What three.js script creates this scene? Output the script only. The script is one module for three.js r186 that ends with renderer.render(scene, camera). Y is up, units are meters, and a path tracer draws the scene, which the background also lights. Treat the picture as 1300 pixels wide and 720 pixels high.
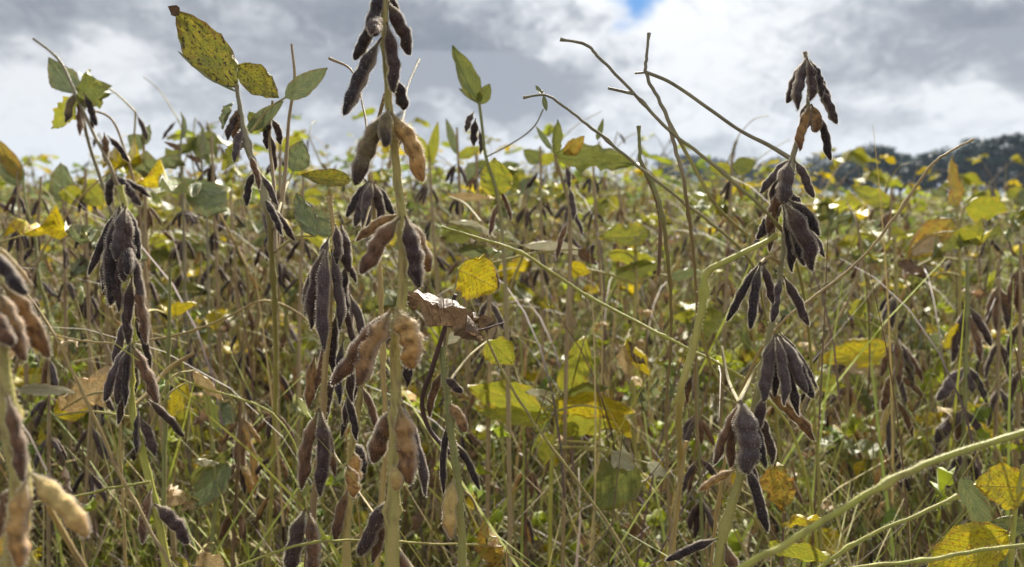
import * as THREE from 'three';
import { mergeGeometries } from 'three/addons/utils/BufferGeometryUtils.js';
import { createNoise2D, createNoise3D } from 'simplex-noise';

// ---------------------------------------------------------------- camera, sky, sun, exposure
const PW = 1300, PH = 720, F = 1020, EYE = 0.82;
const PITCH = Math.atan((360 - 250) / F);
const scene = new THREE.Scene();
const camera = new THREE.PerspectiveCamera(2 * Math.atan(360 / F) * 180 / Math.PI, PW / PH, 0.05, 3000);
camera.position.set(0, EYE, 0);
camera.rotation.x = -PITCH;
camera.focus = 0.6;
camera.userData.fStop = 7.5;
const renderer = new THREE.WebGLRenderer({ antialias: true });
renderer.toneMapping = THREE.LinearToneMapping;
renderer.toneMappingExposure = 2.4;
renderer.shadowMap.enabled = true;

const SUN_EL = 35 * Math.PI / 180, SUN_AZ = 14 * Math.PI / 180;
const sunDir = new THREE.Vector3(Math.sin(SUN_AZ) * Math.cos(SUN_EL), Math.sin(SUN_EL), -Math.cos(SUN_AZ) * Math.cos(SUN_EL));
const sun = new THREE.DirectionalLight(new THREE.Color(1.0, 0.93, 0.82), 5.0);
sun.name = 'sun';
sun.position.copy(sunDir).multiplyScalar(30);
sun.castShadow = true;
sun.shadow.radius = 3;
sun.shadow.mapSize.set(4096, 4096);
Object.assign(sun.shadow.camera, { left: -8, right: 8, top: 8, bottom: -8, near: 1, far: 80 });
scene.add(sun, sun.target);

function rngOf(seed) {
  let a = seed >>> 0;
  return () => { a = (a + 0x6D2B79F5) >>> 0; let t = a; t = Math.imul(t ^ (t >>> 15), t | 1); t ^= t + Math.imul(t ^ (t >>> 7), t | 61); return ((t ^ (t >>> 14)) >>> 0) / 4294967296; };
}
const n2 = createNoise2D(rngOf(11)), n3 = createNoise3D(rngOf(12));
const clamp = (x, a = 0, b = 1) => Math.min(b, Math.max(a, x));
const ss = (a, b, x) => { const t = clamp((x - a) / (b - a)); return t * t * (3 - 2 * t); };
const mix = (a, b, t) => a + (b - a) * t;
const fbm2 = (x, y, o = 5) => { let s = 0, a = 0.5; for (let i = 0; i < o; i++) { s += a * n2(x, y); x = x * 2.03 + 17.1; y = y * 2.03 - 9.7; a *= 0.5; } return s; };
const fbm3 = (x, y, z, o = 5) => { let s = 0, a = 0.5; for (let i = 0; i < o; i++) { s += a * n3(x, y, z); x = x * 2.03 + 7.1; y = y * 2.03 - 3.7; z = z * 2.03 + 1.3; a *= 0.5; } return s; };

// clouds: broken grey and white cloud with one small gap of blue; angles in degrees, azimuth 0 is straight ahead
function skyTexture() {
  const w = 3072, h = 1536, data = new Float32Array(w * h * 4);
  const az = (x) => Math.atan((x - 650) / F) * 180 / Math.PI, el = (y) => Math.atan((250 - y) / F) * 180 / Math.PI;
  const blob = (x, y, sx, sy, a) => [az(x), el(y), sx / 17.8, sy / 17.8, a];
  const B = [
    blob(85, 120, 110, 55, 0.42), blob(40, 195, 120, 40, 0.2), blob(285, 235, 190, 40, 0.16), blob(200, 40, 90, 40, -0.2), blob(770, 62, 45, 40, 0.34), blob(830, 55, 60, 45, 0.34), blob(935, 75, 110, 50, 0.16),
    blob(960, 165, 90, 45, 0.26), blob(760, 165, 70, 40, 0.22), blob(1235, 148, 70, 18, 0.26), blob(1080, 40, 60, 40, 0.16), blob(1100, 190, 110, 26, 0.22), blob(620, 215, 130, 30, 0.16), blob(690, 10, 90, 16, 0.18), blob(560, 150, 60, 30, 0.08),
    blob(655, 105, 110, 54, -0.62), blob(760, 120, 40, 20, -0.1), blob(1195, 72, 135, 50, -0.75), blob(1290, 110, 80, 40, -0.28), blob(1080, 120, 60, 26, -0.16), blob(410, 70, 160, 80, -0.62), blob(330, 20, 90, 30, -0.1), blob(540, 45, 90, 75, -0.45),
    blob(25, 25, 90, 40, -0.62), blob(70, 75, 60, 14, -0.16), blob(870, 195, 90, 26, -0.5), blob(150, 165, 60, 18, -0.12), blob(1000, 10, 70, 12, -0.08), blob(450, 200, 100, 25, -0.06),
  ];
  const sAz = SUN_AZ * 180 / Math.PI, sEl = SUN_EL * 180 / Math.PI;
  for (let j = 0; j < h; j++) {
    const e = ((j + 0.5) / h - 0.5) * Math.PI, E = e * 180 / Math.PI, sy = Math.sin(e), cy = Math.cos(e);
    for (let i = 0; i < w; i++) {
      const a = ((i + 0.5) / w - 0.25) * 2 * Math.PI, dx = Math.sin(a) * cy, dz = -Math.cos(a) * cy;
      const o = (j * w + i) * 4;
      let r, g, b;
      if (E < -4) { r = 0.13; g = 0.125; b = 0.07; } else {
        let A = a * 180 / Math.PI; if (A > 180) A -= 360;
        const px = dx * 4.6, py = sy * 7.0, pz = dz * 4.6;
        const wx = fbm3(px * 1.3, py * 1.3, pz * 1.3, 5), wy = fbm3(px * 1.3 + 40, py * 1.3, pz * 1.3, 5);
        const w2 = fbm3(px * 3.1 + 3, py * 3.1, pz * 3.1 + 8, 4), bx = A + wx * 4.5 + w2 * 1.6, by = E + wy * 3.0 + w2 * 1.1;
        let v = 0.62 + 0.22 * fbm3(px * 0.7 + wx * 0.5, py * 0.8 + 5 + wy * 0.4, pz * 0.7, 4) + 0.34 * fbm3(px * 1.7 + 9 + wx * 0.6, py * 1.9 + wy * 0.6, pz * 1.7, 6);
        const bil = Math.abs(n3(px * 2.6 + w2, py * 3.0, pz * 2.6)) + 0.5 * Math.abs(n3(px * 5.6 + w2, py * 6.2 + wx, pz * 5.6)) + 0.28 * Math.abs(n3(px * 12 + wy, py * 13, pz * 12)) + 0.15 * Math.abs(n3(px * 25, py * 27 + wx, pz * 25)); v += 0.34 * (bil - 0.62);
        for (const q of B) { const X = (bx - q[0]) / q[2], Y = (by - q[1]) / q[3], d = X * X + Y * Y; if (d < 20) v += q[4] * Math.exp(-d * 0.6); }
        let dA = A - sAz; const glow = Math.exp(-(dA * dA * 0.5 + (E - sEl) * (E - sEl)) / 420);
        if (v < 0.4) v = 0.4 - 0.62 * Math.tanh((0.4 - v) / 0.9);
        v = clamp(v, -0.2, 1.25);
        const k = ss(-0.22, 1.0, v);
        r = mix(0.20, 0.73, k); g = mix(0.228, 0.75, k); b = mix(0.275, 0.78, k);
        const haze = Math.exp(-Math.max(E, 0) / 3.5) * 0.5;
        r = mix(r, 0.64, haze); g = mix(g, 0.71, haze); b = mix(b, 0.79, haze);
        // the gap of blue
        const gx = A - az(803) + wx * 1.6 + w2 * 1.2, gy = E - el(2) + wy * 1.5 + w2;
        const along = gx * 0.62 + gy * 0.78, across = gx * 0.78 - gy * 0.62;
        const gap = 1 - ss(0.25, 1.1, Math.sqrt(along * along / 10 + across * across / 2.5));
        r = mix(r, 0.15, gap); g = mix(g, 0.32, gap); b = mix(b, 0.62, gap);
        const boost = 0.485 * (1 + 0.65 * glow);
        r *= boost; g *= boost; b *= boost;
      }
      data[o] = r; data[o + 1] = g; data[o + 2] = b; data[o + 3] = 1;
    }
  }
  const t = new THREE.DataTexture(data, w, h, THREE.RGBAFormat, THREE.FloatType);
  t.mapping = THREE.EquirectangularReflectionMapping; t.magFilter = t.minFilter = THREE.LinearFilter; t.needsUpdate = true;
  return t;
}
scene.background = skyTexture();
scene.environment = scene.background;
scene.fog = new THREE.FogExp2(new THREE.Color(0.55, 0.7, 0.9), 0.0005);

// ---------------------------------------------------------------- helpers
const V = (x, y, z) => new THREE.Vector3(x, y, z);
const camQ = camera.quaternion.clone();
const P = (x, y, d) => V((x - 650) / F * d, -(y - 360) / F * d, -d).applyQuaternion(camQ).add(V(0, EYE, 0));
const TOCAM = V(0, 0, 1).applyQuaternion(camQ);
const counts = {};
function numbered(name) { counts[name] = (counts[name] ?? -1) + 1; return counts[name] ? name + '_' + String(counts[name]).padStart(3, '0') : name; }
function tag(o, label, category, group, kind) {
  if (label) o.userData.label = label;
  if (category) o.userData.category = category;
  if (group) o.userData.group = group;
  if (kind) o.userData.kind = kind;
  return o;
}
function thing(name, label, category, pos, group) {
  const o = new THREE.Group(); o.name = numbered(name); o.position.copy(pos); scene.add(o);
  return tag(o, label, category, group);
}
function part(g, name, geo, mat) {
  const m = new THREE.Mesh(geo, mat); m.name = name; m.castShadow = m.receiveShadow = true; g.add(m); return m;
}
function byteTex(w, h, f, srgb, repeat = true) {
  const d = new Uint8Array(w * h * 4), enc = (x) => { x = clamp(x); return 255 * (srgb ? (x < 0.0031308 ? 12.92 * x : 1.055 * Math.pow(x, 1 / 2.4) - 0.055) : x); };
  for (let j = 0; j < h; j++) for (let i = 0; i < w; i++) { const c = f((i + 0.5) / w, (j + 0.5) / h), o = (j * w + i) * 4; d[o] = enc(c[0]); d[o + 1] = enc(c[1]); d[o + 2] = enc(c[2]); d[o + 3] = 255; }
  const t = new THREE.DataTexture(d, w, h); t.magFilter = THREE.LinearFilter; t.minFilter = THREE.LinearMipmapLinearFilter; t.generateMipmaps = true;
  if (srgb) t.colorSpace = THREE.SRGBColorSpace;
  if (repeat) t.wrapS = t.wrapT = THREE.RepeatWrapping;
  t.needsUpdate = true; return t;
}
const mix3 = (a, b, t) => [mix(a[0], b[0], t), mix(a[1], b[1], t), mix(a[2], b[2], t)];
const mul3 = (a, k) => [a[0] * k, a[1] * k, a[2] * k];

// ---------------------------------------------------------------- materials
const fuzzBump = byteTex(128, 256, (u, v) => { const k = 0.5 + 0.35 * n2(u * 26, v * 40) + 0.3 * n2(u * 50 + 5, v * 80); return [k, k, k]; }, false);
const fibreBump = byteTex(128, 256, (u, v) => { const k = 0.5 + 0.4 * n2(u * 30, v * 3) + 0.25 * n2(u * 60, v * 22); return [k, k, k]; }, false);
const podMat = new THREE.MeshPhysicalMaterial({ vertexColors: true, roughness: 0.72, bumpMap: fuzzBump, bumpScale: 0.0005, specularIntensity: 0.5, sheen: 0.12, sheenColor: new THREE.Color(0.85, 0.76, 0.66), sheenRoughness: 0.45, side: THREE.DoubleSide });
podMat.name = 'pod_skin';
const hairMat = new THREE.MeshPhysicalMaterial({ vertexColors: true, roughness: 0.9, transmission: 0.5, thickness: 0, side: THREE.DoubleSide });
hairMat.name = 'plant_hair';
const stemMat = new THREE.MeshPhysicalMaterial({ vertexColors: true, roughness: 0.6, bumpMap: fibreBump, bumpScale: 0.0004, sheen: 0.25, sheenColor: new THREE.Color(0.8, 0.76, 0.6), sheenRoughness: 0.5, side: THREE.DoubleSide });
stemMat.name = 'stem_skin';
const bladeMat = new THREE.MeshPhysicalMaterial({ vertexColors: true, roughness: 0.75, transmission: 0.3, thickness: 0, side: THREE.DoubleSide });
bladeMat.name = 'grass_blade';

function leafTexture(base, alt, spot, spotAmt, edge, edgeAmt, vein, seed) {
  return byteTex(160, 224, (u, v) => {
    const a = u - 0.5, s = seed * 13.7;
    let c = mix3(base, alt, clamp(0.5 + 0.75 * fbm2(u * 3 + s, v * 4 + s, 4)));
    c = mul3(c, 1 + 0.3 * n2(u * 26 + s, v * 34));
    const sv = v * 9 - Math.abs(a) * 7, d = Math.abs(sv - Math.round(sv)), mid = Math.abs(a);
    const vn = Math.max(1 - ss(0.0, 0.018, mid), 0.55 * (1 - ss(0.0, 0.13, d)));
    c = mix3(c, vein, vn * 0.6);
    const e = ss(0.5, 1.0, Math.abs(a) * 2 / (0.25 + Math.sin(Math.PI * clamp(Math.pow(v, 0.75)))) + 0.5 * fbm2(u * 5 + s, v * 6, 3) + Math.max(0, v - 0.8) * 2.2);
    c = mix3(c, edge, clamp(e * edgeAmt * 1.5));
    const sp = ss(0.36, 0.6, n2(u * 8 + s, v * 11) * 0.75 + 0.35 * n2(u * 23, v * 31 + s)) * spotAmt;
    c = mix3(c, spot, clamp(sp));
    return c;
  }, true, false);
}
const leafBump = byteTex(160, 224, (u, v) => {
  const a = u - 0.5, sv = v * 9 - Math.abs(a) * 7, d = Math.abs(sv - Math.round(sv));
  const k = 0.65 - 0.5 * (1 - ss(0, 0.03, Math.abs(a))) - 0.28 * (1 - ss(0, 0.16, d)) + 0.18 * fbm2(u * 14, v * 18, 3);
  return [k, k, k];
}, false, false);
const LK = {
  green: [[.16, .19, .045], [.24, .25, .055], [.2, .16, .05], .2, [.24, .2, .05], .4, [.2, .26, .08], .42],
  ygreen: [[.28, .32, .03], [.42, .39, .035], [.3, .2, .03], .3, [.5, .36, .04], .5, [.42, .42, .1], .55],
  yellow: [[.64, .50, .015], [.50, .46, .02], [.32, .12, .015], .7, [.42, .25, .05], .5, [.6, .5, .12], .48],
  spotted: [[.19, .21, .025], [.36, .29, .03], [.05, .03, .018], 1.1, [.16, .08, .03], .5, [.3, .24, .05], .45],
  orange: [[.50, .30, .04], [.32, .30, .05], [.22, .07, .02], .8, [.3, .15, .05], .6, [.5, .36, .12], .45],
  brown: [[.13, .075, .042], [.21, .13, .07], [.05, .03, .022], .6, [.10, .06, .035], .5, [.26, .17, .1], .2],
  dry: [[.15, .095, .055], [.24, .165, .10], [.09, .055, .035], .6, [.14, .085, .05], .5, [.28, .2, .13], .3],
  tan: [[.46, .33, .16], [.58, .44, .24], [.28, .17, .08], .5, [.36, .24, .12], .5, [.6, .48, .28], .35],
  pale: [[.62, .58, .44], [.5, .52, .36], [.4, .3, .16], .3, [.5, .4, .24], .5, [.7, .66, .5], .3],
  dull: [[.16, .21, .09], [.25, .28, .12], [.18, .12, .06], .5, [.28, .22, .1], .6, [.32, .34, .2], .4],
};
const leafMats = {};
Object.entries(LK).forEach(([k, p], i) => {
  leafMats[k] = new THREE.MeshPhysicalMaterial({ map: leafTexture(p[0], p[1], p[2], p[3], p[4], p[5], p[6], i + 1), bumpMap: leafBump, bumpScale: 0.002, roughness: 0.62, specularIntensity: 0.6, transmission: p[7], thickness: 0, side: THREE.DoubleSide });
  leafMats[k].name = 'leaf_' + k;
});

// ---------------------------------------------------------------- shapes
function geoOf(pos, nor, uv, col, idx, hidx) {
  const g = new THREE.BufferGeometry();
  g.setAttribute('position', new THREE.Float32BufferAttribute(pos, 3));
  g.setAttribute('normal', new THREE.Float32BufferAttribute(nor, 3));
  g.setAttribute('uv', new THREE.Float32BufferAttribute(uv, 2));
  if (col) g.setAttribute('color', new THREE.Float32BufferAttribute(col, 3));
  if (hidx && hidx.length) { g.setIndex([...idx, ...hidx]); g.addGroup(0, idx.length, 0); g.addGroup(idx.length, hidx.length, 1); } else { g.setIndex(idx); g.addGroup(0, idx.length, 0); }
  return g;
}
// hairs grow out of vertices of the skin, so that they are one piece with it
function growHairs(A, count, rng, lenFn, flow, tip, skip, wid = 0.00011) {
  const { pos, nor, uv, col } = A, hidx = [], nv = pos.length / 3;
  const n = V(0, 0, 0), d = V(0, 0, 0), s = V(0, 0, 0);
  for (let k = 0; k < count; k++) {
    const v = Math.floor(rng() * nv); if (skip && skip(v)) continue;
    n.set(nor[v * 3], nor[v * 3 + 1], nor[v * 3 + 2]);
    d.set(rng() - 0.5, rng() - 0.5, rng() - 0.5).multiplyScalar(1.1).add(n).addScaledVector(flow, 0.25).normalize();
    s.set(rng() - 0.5, rng() - 0.5, rng() - 0.5).cross(d).normalize().multiplyScalar(wid);
    const L = lenFn(rng), at = pos.length / 3, hn = d.clone().cross(s).normalize();
    for (const q of [-1, 1]) {
      pos.push(pos[v * 3] + d.x * L + s.x * q, pos[v * 3 + 1] + d.y * L + s.y * q, pos[v * 3 + 2] + d.z * L + s.z * q);
      nor.push(hn.x, hn.y, hn.z); uv.push(uv[v * 2], uv[v * 2 + 1]); col.push(...tip);
    }
    hidx.push(v, at, at + 1);
  }
  return hidx;
}
const PAL = {   // pedicel end, body, tip, blotch, blotch share
  dark: [[.12, .10, .055], [.030, .021, .024], [.019, .014, .018], [.10, .07, .06], .35],
  plum: [[.16, .12, .07], [.050, .031, .031], [.031, .020, .023], [.14, .09, .065], .4],
  brown: [[.24, .17, .08], [.17, .092, .05], [.11, .056, .036], [.04, .025, .022], .6],
  tan: [[.34, .27, .12], [.46, .28, .10], [.42, .22, .07], [.09, .05, .028], .6],
  pink: [[.30, .22, .09], [.30, .175, .07], [.17, .085, .04], [.05, .03, .026], .65],
  lilac: [[.22, .18, .13], [.092, .070, .070], [.056, .042, .046], [.05, .036, .04], .55],
  olive: [[.24, .20, .09], [.17, .13, .065], [.042, .03, .032], [.05, .036, .032], .45],
  straw: [[.40, .34, .14], [.50, .37, .14], [.50, .31, .11], [.30, .19, .08], .3],
};
const SHAPES = {   // beans, bow, blunt tip, flatness, belly
  b3: [3, 0.035, 0.6, 0.60, 0.80], b2: [2, 0.02, 0.7, 0.70, 0.86], s: [3, 0.055, 0.2, 0.50, 0.74], f: [2, 0.03, 0.1, 0.4, 0.8], p: [1, 0.04, 0.9, 0.8, 0.92],
};
const POD_L = 0.05, POD_W = 0.011;
const podCache = {};
function podGeo(palName, shName, fine, vary = 0) {
  const key = palName + shName + fine + vary; if (podCache[key]) return podCache[key];
  const pal = PAL[palName], [beans, bow, blunt, flat, belly] = SHAPES[shName], nu = fine ? 18 : 7, nv = fine ? 40 : 12, seed = Object.keys(podCache).length * 3.7, rng = rngOf(500 + Object.keys(podCache).length);
  const pos = [], uv = [], col = [], idx = [];
  for (let j = 0; j <= nv; j++) {
    const t = j / nv, s0 = ss(0.075, 0.3, t), e = clamp((t - 0.76) / 0.24);
    let r = mix(0.17, 1, Math.pow(s0, 0.8));
    r *= mix(Math.pow(1 - e, 0.75) * (1 - 0.15 * e), Math.sqrt(Math.max(0, 1 - e * e)), blunt);
    if (t > 0.985) r = Math.max(r, 0.03) * 0.6;
    const bul = Math.cos(2 * Math.PI * beans * (t - 0.2 - 0.35 / beans) / 0.7) * s0 * (1 - e);
    const shr = 1 + 0.08 * n2(t * 4.5, seed * 2.3) * s0;
    const rw = r * belly * shr * (1 + 0.075 * bul), rt = r * flat * (1 + 0.2 * bul);
    const cx = POD_L * bow * (4 * t * (1 - t)) + 0.0016 * n2(t * 2.2, seed) * t + (e > 0.8 ? (e - 0.8) * 0.002 : 0);
    for (let i = 0; i <= nu; i++) {
      const a = i / nu * 2 * Math.PI, c = Math.cos(a), s = Math.sin(a);
      const wob = 1 + (fine ? 0.06 * n3(c * 1.6 + seed, t * 7, s * 1.6) : 0.03 * n3(c + seed, t * 5, s));
      pos.push(cx + POD_W / 2 * rw * c * wob, -POD_L * t, POD_W / 2 * rt * s * wob * (1 - 0.12 * Math.pow(Math.abs(c), 6)));
      uv.push(i / nu, t);
      const nz = 0.5 + 0.5 * n3(c * 1.1 + seed, t * 4.5 + seed, s * 1.1) + 0.18 * n3(c * 3, t * 16, s * 3 + seed), fz = n3(c * 3 + seed, t * 11, s * 3);
      let k = mix3(pal[0], pal[1], ss(0.05, 0.3, t)); k = mix3(k, pal[2], ss(0.5, 0.95, t + 0.25 * (nz - 0.5)));
      k = mix3(k, pal[3], pal[4] * ss(0.52, 0.8, nz));
      k = mul3(k, 1 + 0.25 * fz + 0.08 * bul);
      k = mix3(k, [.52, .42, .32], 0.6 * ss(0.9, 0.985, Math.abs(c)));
      col.push(...k);
    }
  }
  const R = nu + 1;
  for (let j = 0; j < nv; j++) for (let i = 0; i < nu; i++) { const a = j * R + i; idx.push(a, a + R, a + 1, a + 1, a + R, a + R + 1); }
  const t = new THREE.BufferGeometry(); t.setAttribute('position', new THREE.Float32BufferAttribute(pos, 3)); t.setIndex(idx.slice().reverse()); t.computeVertexNormals();
  const nor = Array.from(t.attributes.normal.array);
  for (let j = 0; j <= nv; j++) { const a = j * R * 3, b = (j * R + nu) * 3; for (let q = 0; q < 3; q++) { const m = (nor[a + q] + nor[b + q]) / 2; nor[a + q] = nor[b + q] = m; } }
  // outward test
  { const m = (Math.floor(nv / 2) * R) * 3; if (nor[m] < 0) for (let q = 0; q < nor.length; q++) nor[q] *= -1; }
  const flip = []; for (let q = 0; q < idx.length; q += 3) flip.push(idx[q], idx[q + 2], idx[q + 1]);
  const A = { pos, nor, uv, col };
  const hidx = growHairs(A, fine ? (pal[1][0] > 0.2 ? 3400 : 6000) : 120, rng, (r) => fine ? 0.0004 + 0.0010 * r() : 0.0006 + 0.0009 * r(), V(0, -1, 0), [.86, .80, .70], (v) => { if (v < R * 2) return true; const c = Math.abs(Math.cos((v % R) / nu * 2 * Math.PI)); const w = 0.45 + 0.75 * n2(Math.floor(v / R) / nv * 5, seed * 1.7 + (v % R > nu * 0.25 && v % R < nu * 0.75 ? 4 : 0)); return rng() > 0.12 + clamp(w, 0.15, 1) * 0.8 * ss(0.7, 0.97, c); });
  return podCache[key] = geoOf(pos, nor, uv, col, flip, hidx);
}
const podMats = [podMat, hairMat];

const SP = {
  ygreen: [[.35, .32, .09], [.42, .34, .12], [.15, .10, .05]], green: [[.19, .22, .075], [.28, .28, .10], [.18, .14, .06]], straw: [[.48, .36, .14], [.38, .27, .10], [.26, .17, .09]],
  tan: [[.36, .27, .15], [.26, .18, .10], [.46, .36, .2]], brown: [[.16, .10, .06], [.24, .15, .08], [.09, .055, .04]], dark: [[.06, .03, .028], [.09, .045, .035], [.05, .03, .03]],
  grey: [[.22, .20, .13], [.30, .27, .17], [.15, .12, .08]], lime: [[.36, .38, .06], [.44, .41, .09], [.26, .22, .06]],
};
// a smooth tapered stalk through points; hairs > 0 grows fuzz, nodes > 0 swells it every that many metres
function tubeGeo(pts, radii, o = {}) {
  const { sides = 8, per = 6, pal = 'straw', hairs = 0, nodes = 0, seed = 1, fade } = o, pl = SP[pal];
  const curve = new THREE.CatmullRomCurve3(pts, false, 'centripetal'), n = Math.max(2, (pts.length - 1) * per);
  const pos = [], nor = [], uv = [], col = [], idx = [];
  const x = V(0, 0, 0), y = V(0, 0, 0), up = V(0, 0, 0); let len = 0, prev = null;
  for (let j = 0; j <= n; j++) {
    const t = j / n, p = curve.getPoint(t), tg = curve.getTangent(t);
    if (nodes) { p.x += 0.0006 * n2(t * pts.length * 1.7, seed) * Math.min(1, t * 6); p.y += 0.0004 * n2(t * pts.length * 1.7, seed + 9) * Math.min(1, t * 6); }
    if (!prev) { up.set(0.3, 0.2, 1).cross(tg).normalize(); } else { len += p.distanceTo(prev); }
    prev = p.clone();
    x.copy(up).addScaledVector(tg, -up.dot(tg)).normalize(); up.copy(x); y.copy(tg).cross(x).normalize();
    const f = t * (radii.length - 1), k = Math.min(radii.length - 2, Math.floor(f));
    let r = radii.length > 1 ? mix(radii[k], radii[k + 1], f - k) : radii[0];
    if (nodes) { const q = len / nodes, d = Math.abs(q - Math.round(q)) * nodes; r *= 1 + 0.62 * Math.exp(-d * d / 0.000012); }
    for (let i = 0; i <= sides; i++) {
      const a = i / sides * 2 * Math.PI, c = Math.cos(a), s = Math.sin(a), nx = x.x * c + y.x * s, ny = x.y * c + y.y * s, nz = x.z * c + y.z * s;
      const rr = r * (1 + 0.08 * n3(c * 2 + seed, len * 60, s * 2));
      pos.push(p.x + nx * rr, p.y + ny * rr, p.z + nz * rr); nor.push(nx, ny, nz); uv.push(i / sides, len * 12);
      const m = n3(c * 0.9 + seed * 3.1, len * 26 + seed, s * 0.9), m2 = n3(c * 2 + seed, len * 70, s * 2);
      let q = mix3(pl[0], pl[1], clamp(0.5 + m)); q = mix3(q, pl[2], ss(0.15, 0.75, m2) * 0.7); if (fade) q = mix3(q, SP[fade][0], ss(0.2, 0.9, t));
      col.push(...q);
    }
  }
  const R = sides + 1;
  for (let j = 0; j < n; j++) for (let i = 0; i < sides; i++) { const a = j * R + i; idx.push(a, a + 1, a + R, a + 1, a + R + 1, a + R); }
  for (const [j, s] of [[0, -1], [n, 1]]) { const c = pos.length / 3, p = curve.getPoint(j / n), tg = curve.getTangent(j / n); pos.push(p.x, p.y, p.z); nor.push(tg.x * s, tg.y * s, tg.z * s); uv.push(0.5, len * 12); col.push(col[j * R * 3], col[j * R * 3 + 1], col[j * R * 3 + 2]); for (let i = 0; i < sides; i++) idx.push(c, j * R + (s < 0 ? i + 1 : i), j * R + (s < 0 ? i : i + 1)); }
  const A = { pos, nor, uv, col };
  const hidx = hairs ? growHairs(A, hairs, rngOf(seed * 77 + 5), (r) => 0.0005 + 0.0011 * r(), V(0, -1, 0), [.75, .7, .56]) : [];
  return geoOf(pos, nor, uv, col, idx, hidx);
}
const stemMats = [stemMat, hairMat];

// a leaflet from (0,0,0) along +Y, facing +Z
function leafGeo(L, W, o = {}) {
  const { bend = 0.5, fold = 0.3, wave = 0.05, seed = 1, rag = 0, nu = 8, nv = 12, wide = 0.75, twist = 0 } = o;
  const pos = [], uv = [], idx = [];
  let y = 0, z = 0;
  for (let j = 0; j <= nv; j++) {
    const t = j / nv, th = bend * (t - 0.5);
    if (j) { y += L / nv * Math.cos(th); z += L / nv * Math.sin(th); }
    let hw = W / 2 * Math.pow(Math.sin(Math.PI * Math.pow(t, wide)), 0.8) * (t > 0.9 ? 0.9 : 1);
    if (j === 0 || j === nv) hw = W * 0.012;
    for (let i = 0; i <= nu; i++) {
      const s = i / nu * 2 - 1, edge = 1 + rag * n2(t * 7 + seed * 5, s > 0 ? 3 : 9) * Math.abs(s) + rag * 0.6 * n2(t * 19 + seed, s > 0 ? 13 : 1);
      const X = hw * s * edge, f = fold * (0.8 + 0.4 * n2(seed, t * 2));
      let px = X * Math.cos(f * 0.9), pz = Math.abs(X) * Math.sin(f) + wave * W * (n2(s * 1.6 + seed * 9, t * 3.2) * 1.2 + 0.5 * n2(s * 3 + seed, t * 7)) * (0.3 + Math.abs(s));
      if (twist) { const a = twist * (t - 0.3), c = Math.cos(a), q = Math.sin(a), ox = px; px = ox * c - pz * q; pz = ox * q + pz * c; }
      pos.push(px, y - pz * Math.sin(th), z + pz * Math.cos(th));
      uv.push(0.5 + 0.5 * s * hw / (W / 2 + 1e-9), t);
    }
  }
  const R = nu + 1;
  for (let j = 0; j < nv; j++) for (let i = 0; i < nu; i++) { const a = j * R + i; idx.push(a, a + 1, a + R, a + 1, a + R + 1, a + R); }
  const g = new THREE.BufferGeometry();
  g.setAttribute('position', new THREE.Float32BufferAttribute(pos, 3)); g.setAttribute('uv', new THREE.Float32BufferAttribute(uv, 2)); g.setIndex(idx); g.computeVertexNormals();
  return g;
}
function aim(o, from, to, roll, facing = TOCAM, sign = 1) {   // local +-Y from one point to the other, local Z towards facing, then rolled about Y
  const Y = to.clone().sub(from).normalize().multiplyScalar(sign), Z = facing.clone().addScaledVector(Y, -facing.dot(Y)).normalize(), X = Y.clone().cross(Z);
  o.position.copy(from);
  o.quaternion.setFromRotationMatrix(new THREE.Matrix4().makeBasis(X, Y, Z)).multiply(new THREE.Quaternion().setFromAxisAngle(V(0, 1, 0), roll));
}

// ---------------------------------------------------------------- ground
{
  const soil = byteTex(512, 512, (u, v) => {
    const a = fbm2(u * 9, v * 9, 5), b = n2(u * 120, v * 120), c = n2(u * 60 + 9, v * 14);
    let k = mix3([.055, .04, .026], [.13, .095, .055], clamp(0.5 + a)); k = mix3(k, [.34, .26, .14], ss(0.45, 0.7, c * 0.7 + b * 0.5)); return mul3(k, 1 + 0.3 * b);
  }, true);
  soil.repeat.set(1 / 1.4, 1 / 1.4);
  const soilBump = byteTex(512, 512, (u, v) => { const k = 0.5 + 0.6 * fbm2(u * 24, v * 24, 5); return [k, k, k]; }, false); soilBump.repeat.set(1 / 0.9, 1 / 0.9);
  const mat = new THREE.MeshStandardMaterial({ map: soil, bumpMap: soilBump, bumpScale: 0.02, roughness: 0.95 }); mat.name = 'soil';
  const S = 1400, g = new THREE.PlaneGeometry(S, S, 8, 8); g.rotateX(-Math.PI / 2);
  const uv = g.attributes.uv; for (let i = 0; i < uv.count; i++) uv.setXY(i, uv.getX(i) * S, uv.getY(i) * S);
  const m = new THREE.Mesh(g, mat); m.name = 'ground'; m.receiveShadow = true; scene.add(m); tag(m, 'dark soil of the soybean field under grass and litter', null, null, 'structure');
}

// ---------------------------------------------------------------- plants measured against the photograph
const hr = rngOf(2024);
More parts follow.
